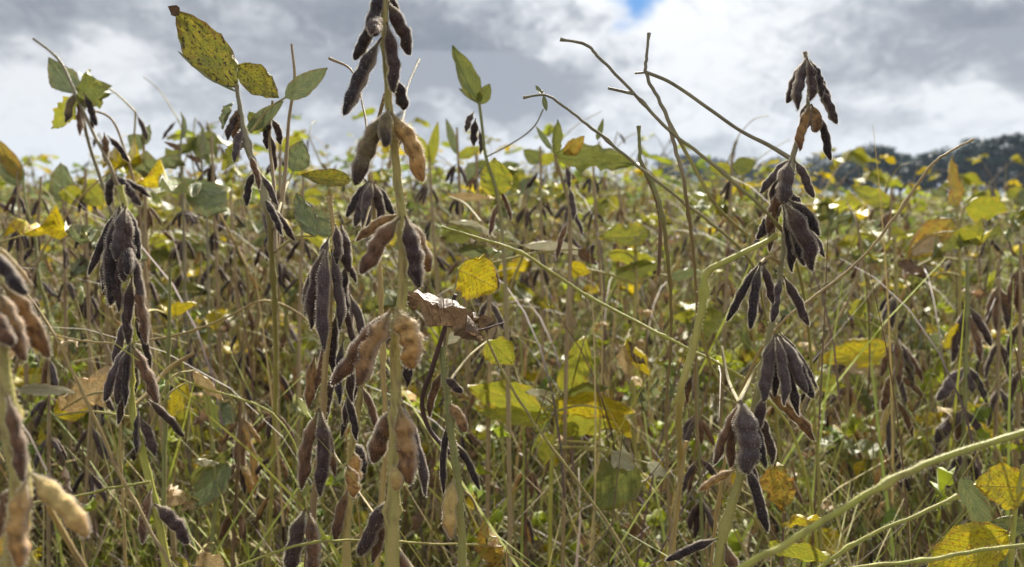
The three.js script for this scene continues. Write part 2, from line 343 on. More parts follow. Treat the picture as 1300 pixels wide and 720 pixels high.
// a plant whose main stem runs through given points [x, y, depth, width in pixels]; it goes on down to the soil by itself
function plant(name, label, category, stem, o = {}) {
  const pts = stem.map(([x, y, d]) => P(x, y, d)), rad = stem.map(([, , d, w]) => (o.thin ?? 1) * w / 2 / F * d);
  const last = pts[pts.length - 1], before = pts[pts.length - 2];
  const base = last.clone();
  if (last.y > 0.02) {
    const dir = last.clone().sub(before); const dl = Math.max(0.15, -dir.y);
    const dx = clamp(dir.x / dl, -0.25, 0.25), dz = clamp(dir.z / dl, -0.25, 0.25);
    base.set(last.x + dx * last.y * 0.5, -0.01, last.z + dz * last.y * 0.5);
    pts.push(V(mix(last.x, base.x, 0.55), last.y * 0.5, mix(last.z, base.z, 0.55)), base); rad.push(rad[rad.length - 1] * 1.1, rad[rad.length - 1] * 1.2);
  }
  const g = thing(name, label, category, V(base.x, 0, base.z), o.group);
  const off = g.position;
  part(g, 'stem', tubeGeo(pts.map((p) => p.clone().sub(off)), rad, { sides: o.sides ?? 10, per: o.per ?? 10, pal: o.pal ?? 'ygreen', hairs: o.hairs ?? 0, nodes: o.nodes ?? 0, seed: hr() * 50 + 1, fade: o.fade }), stemMats);
  return g;
}
function pods(g, d, list, plump = 1, lodFine = true) {   // [from x, y, to x, y, width, colour, shape, depth of base less d, depth of tip less d]
  for (const [ax, ay, tx, ty, w, pal, sh, da = (hr() - 0.5) * 0.012, dt = da + (hr() - 0.6) * 0.018] of list) {
    const A = P(ax, ay, d + da).sub(g.position), T = P(tx, ty, d + dt).sub(g.position), L = A.distanceTo(T);
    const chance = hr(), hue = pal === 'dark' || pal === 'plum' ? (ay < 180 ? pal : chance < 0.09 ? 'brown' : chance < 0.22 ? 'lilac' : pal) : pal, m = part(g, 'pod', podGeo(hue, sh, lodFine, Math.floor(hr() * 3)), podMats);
    aim(m, A, T, (tx < ax ? Math.PI : 0) + (hr() - 0.5) * 1.1, TOCAM, -1);
    const k = 0.9 * plump * w / F * (d + da) / POD_W; m.scale.set(k * (0.86 + 0.2 * hr()), L / POD_L, k * (0.75 + 0.45 * hr()));
  }
}
// a leaflet from its base to its tip; pet: where its petiole leaves the stem
function leaf(g, d, bx, by, tx, ty, w, kind, o = {}) {
  const A = P(bx, by, d + (o.da ?? 0)).sub(g.position), T = P(tx, ty, d + (o.dt ?? (hr() - 0.5) * 0.03)).sub(g.position), L = A.distanceTo(T);
  const m = part(g, 'leaf', leafGeo(L * (1 + (o.bend ?? 0.5) ** 2 / 24), w / F * d, { bend: o.bend ?? 0.5, fold: o.fold ?? 0.3, wave: o.wave ?? 0.07, rag: o.rag ?? 0.05, seed: hr() * 90, nu: 10, nv: 16, wide: o.wide ?? 0.75, twist: o.twist ?? 0 }), leafMats[kind]);
  aim(m, A, T, o.roll ?? (hr() - 0.5) * 0.8);
  if (o.label) m.userData.label = o.label;
  if (o.pet) {
    const S = P(o.pet[0], o.pet[1], d + (o.pet[2] ?? 0)).sub(g.position), M = S.clone().lerp(A, 0.5).add(V(0, L * (o.sag ?? 0.12), 0)), r = (o.pw ?? 3) / 2 / F * d;
    part(g, 'petiole', tubeGeo([S, M, A], [r * 1.2, r, r * 0.8], { sides: 6, per: 8, pal: o.ppal ?? 'ygreen', seed: hr() * 40 }), stemMats);
  }
  return m;
}
function twig(g, name, pts, pal = 'straw', fade) {   // a thin piece of a plant through points [x, y, depth, width]
  part(g, name, tubeGeo(pts.map(([x, y, d]) => P(x, y, d).sub(g.position)), pts.map(([, , d, w]) => w / 2 / F * d), { sides: 6, per: 8, pal, seed: hr() * 60, fade }), stemMats);
}

// the tall plant in the middle, its top above the frame
{
  const d = 0.5;
  const g = plant('soybean_plant', 'tallest soybean plant, thick pale hairy stem through the whole view with fat mottled pods', 'soybean plant',
    [[487, -60, d, 8], [488, 0, d, 9], [490, 80, d, 9], [496, 150, d, 10], [504, 220, d, 11], [512, 300, d, 12], [509, 390, d, 13], [502, 440, d, 13], [503, 520, d, 14], [500, 610, d, 16], [497, 720, d, 19]], { hairs: 4500, nodes: 0.058, sides: 14, pal: 'ygreen' });
  pods(g, d, [
    [486, -12, 469, 40, 20, 'dark', 'b2', 0, -0.01], [484, 20, 452, 78, 21, 'dark', 'b3', 0.004, 0.01], [484, 48, 437, 147, 29, 'dark', 'b3', -0.004, -0.016], [482, 22, 474, 43, 19, 'plum', 'p', -0.01, -0.03], [470, 76, 447, 110, 14, 'lilac', 'f', 0.012, 0.02],
    [491, 2, 521, 70, 23, 'plum', 'b3', 0, 0.006], [491, 28, 500, 118, 23, 'plum', 'b3', -0.003, -0.01], [502, 100, 513, 140, 20, 'dark', 'b2', 0, 0.004], [490, -8, 506, 30, 18, 'dark', 'b2', 0.008, 0.018],
    [492, 140, 451, 236, 34, 'olive', 'b3', -0.004, -0.014], [496, 142, 538, 230, 29, 'tan', 'b3', -0.004, -0.01], [493, 138, 490, 186, 20, 'olive', 'p', -0.008, -0.02], [498, 150, 506, 190, 16, 'brown', 'f', 0.008, 0.014],
    [508, 272, 452, 306, 19, 'pink', 's', 0.008, 0.016], [508, 276, 460, 349, 30, 'brown', 'b3', -0.006, -0.014], [514, 274, 529, 366, 29, 'plum', 'b3', -0.008, -0.014], [516, 276, 546, 345, 24, 'pink', 'b2', 0.004, 0.014],
    [499, 392, 424, 490, 28, 'brown', 'b3', 0.004, 0.012], [497, 394, 454, 490, 38, 'pink', 'b3', -0.01, -0.02], [503, 392, 526, 468, 40, 'tan', 'b3', -0.012, -0.02], [514, 430, 517, 492, 18, 'dark', 'f', 0.006, 0.008],
    [503, 515, 472, 587, 29, 'plum', 'b2', 0.006, 0.012], [506, 512, 518, 616, 35, 'pink', 'b3', -0.014, -0.02], [510, 512, 541, 630, 20, 'dark', 's', 0.004, 0.008], [499, 590, 505, 622, 25, 'straw', 'p', -0.014, -0.022],
    [496, 632, 458, 708, 27, 'plum', 'b2', 0.004, 0.012], [494, 650, 474, 716, 20, 'brown', 'f', 0.012, 0.016], [498, 690, 524, 770, 26, 'brown', 'b3', 0.004, 0.012],
  ], 1.0);
  twig(g, 'petiole', [[489, 120, d + 0.01, 5], [470, 180, d + 0.05, 4], [462, 140, d + 0.09, 3], [445, 88, d + 0.12, 3], [418, 74, d + 0.13, 4]], 'tan');
  twig(g, 'petiole', [[498, 190, d + 0.01, 4], [512, 150, d + 0.05, 4], [517, 112, d + 0.09, 3], [532, 76, d + 0.13, 4]], 'grey');
  leaf(g, d + 0.06, 512, 372, 614, 428, 66, 'dry', { roll: 0.95, fold: 0.8, bend: 1.5, wave: 0.12, rag: 0.08, pet: [507, 380, -0.06], ppal: 'tan', label: 'large dried brown leaf folded over itself' });
}

// the plant cut by the edge of the view, nearest of all
{
  const d = 0.36;
  const g = plant('soybean_plant', 'soybean plant with big tan and pinkish pods on pale stem at picture edge', 'soybean plant',
    [[-14, 330, d, 12], [-4, 400, d, 15], [4, 470, d, 18], [14, 550, d, 22], [26, 612, d, 25], [20, 720, d, 30]], { hairs: 4000, nodes: 0.07, sides: 14, pal: 'ygreen' });
  pods(g, d, [
    [-16, 306, 40, 362, 15, 'straw', 's', 0.006, 0.012], [-18, 318, 34, 374, 25, 'dark', 'b2', -0.004, -0.01], [-6, 366, 32, 458, 30, 'pink', 'b3', 0, -0.006], [2, 360, 60, 455, 30, 'pink', 'b3', 0.006, 0.012], [-14, 392, 14, 440, 24, 'brown', 'b2', -0.008, -0.012],
    [8, 500, 30, 612, 25, 'brown', 'b3', -0.012, -0.016], [-4, 480, -10, 560, 24, 'tan', 'b3', 0.004, 0.01], [36, 600, 110, 682, 34, 'straw', 'b3', -0.006, -0.012], [34, 604, 24, 722, 37, 'tan', 'b3', -0.012, -0.02], [26, 610, -8, 690, 29, 'brown', 'b3', 0.008, 0.014],
  ]);
  twig(g, 'petiole', [[60, 640, d + 0.01, 7], [88, 690, d + 0.02, 7], [116, 735, d + 0.04, 7]], 'straw', 'tan');
  leaf(g, d + 0.1, 20, 494, 96, 498, 26, 'pale', { roll: 0.8, pet: [10, 520, -0.09] });
  leaf(g, d + 0.02, 18, 640, -8, 735, 50, 'orange', { roll: 0.5, rag: 0.15, pet: [22, 620, -0.02] });
}

// the plant with dark clusters, a quarter of the way across
{
  const d = 0.74;
  const g = plant('soybean_plant', 'soybean plant with dark drooping pod clusters on a leaning yellow-green stem', 'soybean plant',
    [[152, 236, d, 6], [158, 262, d, 7], [166, 340, d, 7], [166, 430, d, 8], [168, 520, d, 9], [192, 620, d, 10], [212, 720, d, 11]], { hairs: 3500, nodes: 0.06, pal: 'lime' });
  pods(g, d, [
    [152, 262, 114, 350, 15, 'dark', 'b3'], [152, 262, 142, 388, 25, 'dark', 'b3', -0.006, -0.012], [156, 258, 158, 358, 23, 'plum', 'b3', -0.01, -0.018], [158, 260, 176, 330, 17, 'dark', 'b3'], [154, 270, 129, 370, 16, 'plum', 's'], [160, 312, 164, 348, 17, 'dark', 'p', -0.014, -0.03], [160, 262, 148, 330, 18, 'lilac', 'b3', -0.014, -0.02],
    [168, 350, 162, 438, 17, 'plum', 'b3', -0.006, -0.01], [154, 264, 136, 352, 18, 'dark', 'b3', -0.004, -0.008], [158, 300, 150, 396, 18, 'plum', 's', -0.008, -0.012], [166, 318, 178, 392, 16, 'lilac', 's', -0.006, -0.01], [164, 400, 146, 470, 15, 'plum', 's', 0.004, 0.01], [170, 404, 192, 470, 15, 'dark', 's', 0.004, 0.01], [166, 432, 160, 516, 16, 'dark', 's', -0.008, -0.012], [168, 476, 150, 540, 14, 'plum', 's', 0.006, 0.012], [172, 352, 186, 436, 19, 'dark', 'b3', -0.006, -0.01], [170, 355, 175, 430, 15, 'brown', 'f', 0.006, 0.01],
    [166, 434, 133, 510, 17, 'lilac', 'b3'], [166, 436, 149, 514, 19, 'plum', 'b3', -0.006, -0.012], [166, 436, 201, 512, 19, 'dark', 'b3', -0.006, -0.01], [168, 440, 172, 500, 14, 'lilac', 'f', 0.008, 0.01],
    [176, 520, 174, 576, 14, 'dark', 'b3'], [186, 506, 234, 555, 15, 'plum', 'b3', 0.008, 0.02], [178, 530, 196, 580, 15, 'plum', 'f'], [196, 640, 240, 690, 24, 'plum', 'b3', -0.006, -0.01], [192, 620, 180, 690, 18, 'brown', 'b3'],
  ]);
  twig(g, 'petiole', [[164, 520, d, 5], [186, 500, d + 0.02, 5], [212, 470, d + 0.05, 6], [246, 448, d + 0.06, 4]], 'straw');
  leaf(g, d + 0.05, 236, 486, 216, 532, 30, 'yellow', { roll: 0.3, pet: [190, 560, -0.04], sag: 0.4 });
  leaf(g, d + 0.06, 246, 470, 284, 508, 26, 'tan', { roll: 0.5, fold: 0.6, pet: [190, 545, -0.05], sag: 0.5 });
  leaf(g, d + 0.1, 78, 520, 150, 470, 56, 'tan', { roll: 0.9, fold: 0.5, wave: 0.14, pet: [166, 500, -0.08] });
  leaf(g, d + 0.12, 70, 528, 120, 500, 40, 'yellow', { roll: 0.5, pet: [166, 530, -0.1] });
  leaf(g, d + 0.2, 210, 398, 250, 384, 22, 'yellow', { roll: 0.9, pet: [176, 400, -0.18] });
}

// the bunch of dried pods just behind the tallest plant
{
  const d = 0.66;
  const g = plant('soybean_plant', 'soybean plant with a long bunch of flat grey-brown pods beside the tallest stem', 'soybean plant',
    [[418, 250, d, 5], [424, 300, d, 6], [420, 380, d, 7], [412, 470, d, 8], [408, 560, d, 8], [398, 640, d, 9], [390, 740, d, 10]], { hairs: 3000, nodes: 0.055, pal: 'straw', fade: 'brown' });
  pods(g, d, [
    [414, 312, 394, 418, 21, 'plum', 's', -0.008, -0.014], [416, 312, 414, 446, 22, 'lilac', 's', -0.016, -0.022], [426, 285, 428, 336, 19, 'plum', 'f'], [432, 284, 441, 346, 17, 'plum', 'b2'], [440, 335, 438, 404, 19, 'dark', 's'], [442, 372, 464, 444, 17, 'plum', 's', 0.004, 0.01], [428, 396, 424, 476, 18, 'dark', 's'], [420, 420, 400, 502, 16, 'brown', 'f', 0.006, 0.01], [436, 430, 432, 514, 16, 'dark', 's'],
    [448, 426, 446, 512, 14, 'plum', 'f', 0.01, 0.016], [424, 330, 448, 420, 15, 'lilac', 'f', 0.008, 0.014], [430, 320, 452, 360, 14, 'plum', 's'],
    [404, 520, 384, 622, 22, 'brown', 's', -0.004, -0.01], [405, 518, 405, 630, 26, 'plum', 's', -0.012, -0.02], [410, 530, 424, 606, 16, 'brown', 'f', 0.006, 0.01], [400, 450, 392, 520, 16, 'pink', 'f', 0.006, 0.01],
    [388, 646, 374, 735, 31, 'plum', 's', -0.004, -0.01], [390, 648, 398, 735, 26, 'brown', 's', -0.012, -0.016], [440, 590, 450, 632, 22, 'tan', 'f', 0.01, 0.014],
  [408, 330, 388, 400, 20, 'plum', 's', 0.004, 0.008], [420, 316, 432, 420, 20, 'lilac', 's', -0.006, -0.01], [434, 380, 452, 460, 17, 'plum', 's', 0.004, 0.01], [418, 300, 408, 352, 17, 'lilac', 's'], [426, 470, 414, 540, 15, 'plum', 's', 0.008, 0.012], [438, 500, 452, 560, 14, 'dark', 's', 0.01, 0.014],
  ]);
  twig(g, 'petiole', [[424, 320, d, 4], [455, 300, d + 0.02, 3], [470, 262, d + 0.05, 3]], 'straw');
}
{
  const d = 0.7;
  const g = plant('soybean_plant', 'slender yellow-brown soybean plant with few pods between the dried bunch and tallest stem', 'soybean plant',
    [[462, 440, d, 7], [458, 500, d, 9], [446, 570, d, 9], [441, 640, d, 10], [440, 730, d, 11]], { hairs: 2000, nodes: 0.07, pal: 'ygreen', fade: 'straw' });
  pods(g, d, [[460, 470, 438, 540, 15, 'plum', 's'], [458, 490, 480, 550, 15, 'plum', 's'], [456, 500, 432, 556, 14, 'dark', 's', 0.01, 0.02], [446, 570, 450, 620, 22, 'tan', 'f'], [444, 560, 462, 602, 26, 'dark', 'b2', 0.01, 0.02], [442, 620, 424, 690, 18, 'brown', 'f']]);
}
// dark pods hanging behind the tallest plant, high up
{
  const d = 0.8;
  const g = plant('soybean_plant', 'soybean plant with a fan of short blackish pods, half hidden by the tallest stem', 'soybean plant',
    [[470, 222, d, 5], [474, 260, d, 6], [482, 340, d, 6], [486, 460, d, 7], [490, 560, d, 7], [480, 700, d, 8]], { hairs: 1500, nodes: 0.06, pal: 'straw' });
  pods(g, d, [[470, 228, 440, 276, 15, 'dark', 'b3'], [470, 230, 452, 288, 17, 'dark', 'b3', -0.006, -0.01], [472, 230, 464, 292, 17, 'dark', 'b3', -0.01, -0.016], [474, 232, 484, 285, 15, 'plum', 'b3'], [476, 234, 498, 275, 13, 'dark', 'b3']]);
  leaf(g, d, 446, 228, 382, 222, 26, 'spotted', { roll: 0.2, bend: 0.9, fold: 0.5, pet: [470, 236], ppal: 'brown', label: 'brown-edged spotted leaf held level' });
  leaf(g, d + 0.05, 420, 300, 385, 262, 40, 'dull', { roll: 0.6, pet: [474, 270, -0.05] });
}
// the plant to the side of the tallest one, with the dark red twig
{
  const d = 0.64;
  const g = plant('soybean_plant', 'green-stemmed soybean plant with thin dark pods, an orange pod and a dark red broken twig', 'soybean plant',
    [[560, 440, d, 7], [566, 490, d, 8], [574, 560, d, 9], [582, 620, d, 10], [588, 730, d, 11]], { hairs: 2500, nodes: 0.06, pal: 'green', fade: 'ygreen' });
  pods(g, d, [[568, 510, 592, 548, 17, 'pink', 'b2'], [570, 530, 562, 628, 13, 'dark', 's'], [576, 560, 610, 622, 14, 'dark', 's'], [576, 606, 572, 684, 24, 'straw', 'f', -0.008, -0.012], [562, 470, 544, 530, 16, 'brown', 's', 0.008, 0.016], [564, 480, 586, 500, 13, 'plum', 'b2']]);
  twig(g, 'twig', [[578, 374, d - 0.02, 5], [566, 412, d - 0.01, 6], [548, 470, d, 7], [536, 510, d + 0.01, 6], [545, 545, d + 0.015, 6], [572, 575, d + 0.01, 6]], 'dark');
  twig(g, 'twig', [[566, 412, d - 0.01, 4], [600, 420, d - 0.01, 3], [640, 410, d, 2]], 'dark');
  leaf(g, d + 0.03, 612, 662, 640, 745, 46, 'orange', { roll: 0.9, fold: 1.0, bend: 1.2, wave: 0.2, rag: 0.2, pet: [582, 620, -0.03], ppal: 'tan' });
  leaf(g, d + 0.06, 582, 342, 632, 366, 62, 'yellow', { roll: 0.2, fold: 0.2, pet: [562, 470, -0.06], rag: 0.14, label: 'bright yellow wedge of leaf' });
  leaf(g, d + 0.02, 570, 396, 626, 414, 34, 'dry', { roll: 1.0, fold: 0.7, bend: 1.0, wave: 0.2, rag: 0.15, pet: [562, 460, -0.02], ppal: 'brown' });
  leaf(g, d + 0.1, 620, 432, 652, 462, 44, 'ygreen', { roll: 0.3, pet: [566, 490, -0.1], rag: 0.12 });
  leaf(g, d + 0.05, 560, 440, 606, 408, 20, 'pale', { roll: 0.9, pet: [560, 452, -0.05] });
}

// the tall plant on the other side, pods clustered to the very tip
{
  const d = 0.6;
  const g = plant('soybean_plant', 'tall soybean plant with grey-violet pods clustered to its bare tip against the bright cloud', 'soybean plant',
    [[1022, 66, d, 3], [1026, 90, d, 4], [1024, 150, d, 5], [1009, 190, d, 7], [1002, 240, d, 7], [994, 320, d, 7], [980, 410, d, 8], [966, 480, d, 9], [952, 545, d, 10], [938, 610, d, 11], [914, 700, d, 13]], { hairs: 5500, nodes: 0.06, sides: 12, pal: 'grey', fade: 'ygreen' });
  pods(g, d, [
    [1023, 76, 1001, 132, 16, 'plum', 'b3', 0.002, 0.006], [1025, 72, 1012, 140, 21, 'lilac', 's', -0.008, -0.014], [1028, 76, 1044, 124, 18, 'dark', 's', -0.004, -0.01], [1025, 74, 1028, 128, 20, 'plum', 's', -0.012, -0.018], [1040, 112, 1061, 158, 14, 'plum', 'b3'], [1030, 132, 1016, 192, 17, 'pink', 's', -0.006, -0.01], [1030, 132, 1036, 168, 17, 'pink', 'p', -0.004, -0.008], [1036, 140, 1054, 204, 13, 'dark', 'b3'], [1026, 128, 1022, 168, 16, 'lilac', 'f', 0.006, 0.008],
    [1005, 200, 966, 246, 12, 'dark', 'b3'], [1003, 204, 995, 260, 24, 'lilac', 'b2', -0.01, -0.014], [1008, 202, 1032, 252, 14, 'plum', 'b3'], [1002, 206, 978, 262, 13, 'plum', 's', 0.008, 0.012],
    [1000, 254, 1042, 298, 20, 'dark', 's', -0.016, -0.02], [994, 256, 1033, 344, 27, 'plum', 's', -0.02, -0.028], [994, 262, 1004, 346, 17, 'dark', 's', -0.004, -0.008], [996, 258, 962, 304, 15, 'dark', 'b3'], [1004, 272, 1046, 328, 14, 'plum', 's', 0.008, 0.014], [998, 262, 1018, 338, 20, 'dark', 'b3', -0.008, -0.014], [1000, 240, 1026, 290, 18, 'dark', 'b3', -0.006, -0.01], [996, 236, 974, 296, 16, 'plum', 'b3'], [986, 424, 984, 504, 17, 'dark', 'b3', 0.004, 0.008], [990, 426, 1022, 500, 17, 'plum', 'b3', -0.004, -0.006], [944, 512, 958, 590, 20, 'plum', 'b3', -0.008, -0.014], [938, 512, 926, 594, 18, 'dark', 'b3', -0.006, -0.008], [960, 520, 980, 590, 15, 'plum', 's', 0.01, 0.014], [1034, 96, 1048, 136, 15, 'plum', 's'], [990, 266, 976, 320, 13, 'plum', 's', 0.008, 0.012],
    [966, 332, 923, 408, 15, 'dark', 'b3', -0.03, -0.03], [966, 334, 953, 418, 16, 'dark', 'b3', -0.034, -0.04], [968, 334, 980, 386, 13, 'plum', 'b3', -0.03, -0.03], [992, 350, 982, 410, 13, 'lilac', 'b3'], [994, 350, 1025, 414, 15, 'plum', 'b3'],
    [984, 424, 971, 510, 18, 'lilac', 'b3', -0.006, -0.01], [984, 424, 996, 515, 17, 'lilac', 's', -0.01, -0.014], [986, 424, 1032, 506, 19, 'dark', 'b3'], [988, 420, 1038, 494, 13, 'plum', 's', 0.008, 0.01], [982, 432, 1013, 528, 16, 'dark', 's', -0.002, 0], [980, 440, 1000, 470, 12, 'lilac', 'f'],
    [968, 492, 1034, 560, 18, 'pink', 's', 0.008, 0.016], [972, 500, 958, 568, 18, 'plum', 'b3', -0.008, -0.012],
    [940, 510, 906, 590, 15, 'plum', 'b3', -0.012, -0.014], [940, 508, 946, 602, 33, 'lilac', 'b3', -0.022, -0.03], [944, 510, 972, 594, 15, 'dark', 'b3', -0.014, -0.018], [936, 596, 886, 624, 17, 'tan', 's', 0.006, 0.01], [946, 586, 972, 676, 18, 'dark', 'b3', -0.006, -0.01], [950, 580, 962, 640, 14, 'plum', 'f', 0.006, 0.01], [912, 684, 846, 714, 15, 'dark', 'b3', -0.01, -0.01], [920, 690, 940, 760, 20, 'brown', 'b3'],
  ], 1.1);
  twig(g, 'petiole', [[982, 440, d, 5], [960, 470, d + 0.02, 5], [938, 512, d - 0.012, 8]], 'ygreen');
  twig(g, 'petiole', [[938, 512, d - 0.012, 5], [924, 480, d + 0.03, 4], [916, 440, d + 0.06, 4]], 'ygreen');
  twig(g, 'petiole', [[990, 334, d, 5], [976, 326, d - 0.02, 5], [966, 334, d - 0.03, 5]], 'straw');
  leaf(g, d + 0.04, 984, 590, 996, 650, 50, 'orange', { roll: 0.7, fold: 0.6, bend: 1.1, rag: 0.15, wave: 0.18, pet: [952, 560, -0.04] });
  leaf(g, d + 0.02, 992, 668, 1046, 660, 28, 'yellow', { roll: 0.9, bend: 1.1, wave: 0.14, pet: [935, 620, -0.02] });
  leaf(g, d + 0.02, 976, 690, 1060, 712, 46, 'ygreen', { roll: 0.8, pet: [930, 640, -0.02] });
}
// the yellow-green bent stalk beside it
{
  const d = 0.57;
  const g = plant('bent_stalk', 'thick bare yellow-green stalk bent sharply over at its broken brown top', 'plant stalk',
    [[984, 300, d + 0.02, 6], [966, 310, d + 0.01, 7], [925, 330, d, 8], [898, 346, d, 9], [892, 390, d, 10], [880, 440, d, 10], [864, 500, d, 9], [862, 550, d + 0.03, 8], [864, 600, d + 0.08, 7], [854, 700, d + 0.12, 6]], { hairs: 1500, pal: 'lime', fade: 'straw', nodes: 0.08 });
  twig(g, 'petiole', [[888, 410, d, 5], [905, 470, d + 0.04, 4], [935, 510, d + 0.08, 3]], 'ygreen');
}

// leaning plant at the upper corner
{
  const d = 1.0;
  const g = plant('soybean_plant', 'leaning soybean plant, thin tip bent over the cloud with three ragged green leaves near it', 'soybean plant',
    [[42, 49, d, 3], [62, 64, d, 3], [76, 78, d, 4], [98, 124, d, 4], [118, 168, d, 4], [140, 212, d, 5], [168, 300, d + 0.03, 5], [190, 420, d + 0.05, 6]], { pal: 'grey', fade: 'tan' });
  twig(g, 'branch', [[104, 140, d, 4], [112, 180, d + 0.02, 4], [132, 240, d + 0.04, 5], [150, 300, d + 0.06, 5], [176, 380, d + 0.06, 5]], 'grey');
  twig(g, 'branch', [[112, 138, d, 3], [140, 150, d + 0.02, 3], [158, 190, d + 0.03, 3], [176, 260, d + 0.05, 4], [186, 360, d + 0.06, 4]], 'tan');
  leaf(g, d, 94, 118, 62, 74, 34, 'dull', { roll: 0.4, bend: 1.1, rag: 0.12 });
  leaf(g, d, 98, 112, 138, 118, 46, 'green', { roll: 0.3, rag: 0.22, wave: 0.15 });
  leaf(g, d, 98, 126, 66, 164, 34, 'ygreen', { roll: 0.2, rag: 0.2 });
  pods(g, d, [[96, 116, 84, 156, 13, 'olive', 'f'], [104, 118, 102, 172, 13, 'brown', 's'], [106, 118, 122, 160, 11, 'dark', 'b3'], [108, 124, 104, 166, 12, 'plum', 's'], [132, 168, 133, 206, 12, 'brown', 'b3'], [136, 172, 164, 206, 10, 'dark', 'b3'], [112, 128, 118, 168, 10, 'dark', 's'], [142, 222, 140, 262, 13, 'dark', 'b3'], [146, 222, 168, 248, 11, 'dark', 'b3'], [150, 230, 178, 262, 13, 'plum', 'b3'], [152, 226, 192, 250, 12, 'dark', 'f']]);
}
// plant with the big spotted leaf
{
  const d = 0.66;
  const g = plant('soybean_plant', 'soybean plant holding a large spotted yellow leaf with dark tip high in the sky', 'soybean plant',
    [[300, 108, d, 4], [305, 140, d, 6], [313, 180, d, 8], [326, 220, d, 9], [340, 270, d, 9], [346, 340, d + 0.06, 7], [350, 460, d + 0.2, 6], [346, 600, d + 0.3, 5]], { hairs: 1500, pal: 'grey', fade: 'ygreen', nodes: 0.05 });
  const m = leaf(g, d, 302, 112, 224, 14, 56, 'spotted', { roll: 0.3, bend: 0.7, fold: 0.42, wave: 0.1, rag: 0.09, wide: 0.95, label: 'large olive-yellow leaf with dark spots' });
  leaf(g, d - 0.005, 227, 18, 213, 8, 16, 'brown', { roll: 0.2, fold: 0.6, bend: 0.3 });
  leaf(g, d, 302, 82, 354, 124, 40, 'spotted', { roll: -0.3, wide: 0.8, bend: 0.8 });
  leaf(g, d, 303, 118, 226, 66, 12, 'dull', { roll: 0.6, wide: 1.2, dt: 0.03, da: 0.02 });
  leaf(g, d + 0.03, 314, 166, 360, 128, 20, 'dull', { roll: 0.4, pet: [314, 184, -0.03] });
  leaf(g, d + 0.03, 362, 124, 416, 86, 27, 'dull', { roll: 0.2, bend: 0.7, pet: [318, 168, -0.03], sag: 0.1 });
  leaf(g, d + 0.04, 316, 142, 340, 170, 22, 'green', { roll: 0.5 });
  leaf(g, d, 296, 130, 282, 164, 24, 'dull', { roll: 0.8, rag: 0.2, fold: 0.7 }); leaf(g, d, 300, 140, 306, 190, 26, 'brown', { roll: 0.5, fold: 0.9, rag: 0.2, wave: 0.2 }); leaf(g, d, 304, 182, 282, 216, 30, 'ygreen', { roll: 0.5, rag: 0.25 });
  pods(g, d, [[304, 144, 288, 178, 13, 'lilac', 's'], [310, 160, 298, 206, 15, 'lilac', 's'], [316, 196, 330, 240, 14, 'brown', 's'], [344, 150, 338, 190, 14, 'dark', 's', 0.05, 0.05], [344, 150, 356, 184, 13, 'plum', 's', 0.05, 0.05], [342, 168, 346, 226, 14, 'plum', 's', 0.05, 0.05], [324, 216, 312, 262, 14, 'dark', 's'], [334, 250, 358, 300, 14, 'dark', 's'], [338, 262, 374, 306, 15, 'plum', 's'], [330, 220, 352, 262, 12, 'lilac', 'f']]);
  twig(g, 'branch', [[370, 56, d + 0.05, 3], [374, 100, d + 0.05, 4], [367, 150, d + 0.05, 4], [362, 220, d + 0.04, 5], [350, 320, d + 0.01, 6]], 'tan');
  twig(g, 'branch', [[346, 128, d + 0.05, 3], [342, 170, d + 0.05, 4], [348, 240, d + 0.03, 5], [350, 320, d, 5]], 'tan');
  leaf(g, d + 0.1, 372, 218, 384, 178, 34, 'dull', { roll: 0.4, pet: [350, 280, -0.1] });
  leaf(g, d + 0.02, 400, 300, 376, 245, 32, 'dull', { roll: 0.7, pet: [348, 320, -0.02] });
}
// leafy tip right of the middle sky
{
  const d = 0.9;
  const g = plant('soybean_plant', 'soybean plant with an upright lance-shaped green leaf at its tip and rounded leaf below', 'soybean plant',
    [[608, 128, d, 4], [612, 160, d, 4], [616, 195, d, 4], [632, 250, d, 5], [640, 330, d, 5], [644, 450, d, 6]], { pal: 'green', fade: 'tan' });
  leaf(g, d, 609, 132, 574, 58, 32, 'green', { roll: 0.5, bend: 0.3, fold: 0.4 }); leaf(g, d, 609, 132, 622, 106, 18, 'green', { roll: 0.3 }); leaf(g, d, 606, 128, 582, 112, 8, 'dull', {});
  leaf(g, d, 630, 250, 628, 200, 44, 'ygreen', { roll: 0.3, bend: 0.4, pet: [634, 270] });
  pods(g, d, [[602, 142, 592, 168, 12, 'lilac', 's'], [604, 150, 602, 186, 12, 'dark', 'f'], [608, 164, 610, 196, 9, 'lilac', 's'], [634, 240, 650, 280, 10, 'plum', 's'], [634, 255, 622, 300, 10, 'brown', 's']]);
  twig(g, 'petiole', [[616, 200, d, 2], [650, 182, d, 2], [680, 158, d - 0.05, 2], [690, 138, d - 0.06, 2]], 'grey');
}
// ragged leaf under the arching stalk
{
  const d = 0.95;
  const g = plant('soybean_plant', 'soybean plant whose torn green and rust leaf hangs beneath the arching stalk before white cloud', 'soybean plant',
    [[704, 196, d, 3], [714, 230, d, 4], [722, 260, d, 4], [724, 320, d, 5], [720, 420, d, 5]], { pal: 'tan' });
  leaf(g, d, 704, 196, 812, 208, 34, 'green', { roll: 0.5, rag: 0.25, wave: 0.16, bend: 0.6 }); leaf(g, d, 704, 196, 708, 152, 20, 'green', { roll: 0.6, fold: 0.6 }); leaf(g, d - 0.01, 716, 196, 742, 172, 24, 'orange', { roll: 0.5, fold: 0.6 });
  leaf(g, d, 700, 190, 680, 160, 8, 'dull', {}); leaf(g, d, 758, 178, 766, 150, 8, 'green', {});
  pods(g, d, [[718, 210, 722, 240, 10, 'dark', 's'], [722, 236, 728, 280, 11, 'plum', 's'], [722, 260, 740, 300, 10, 'lilac', 's'], [722, 280, 706, 330, 10, 'brown', 's']]);
}
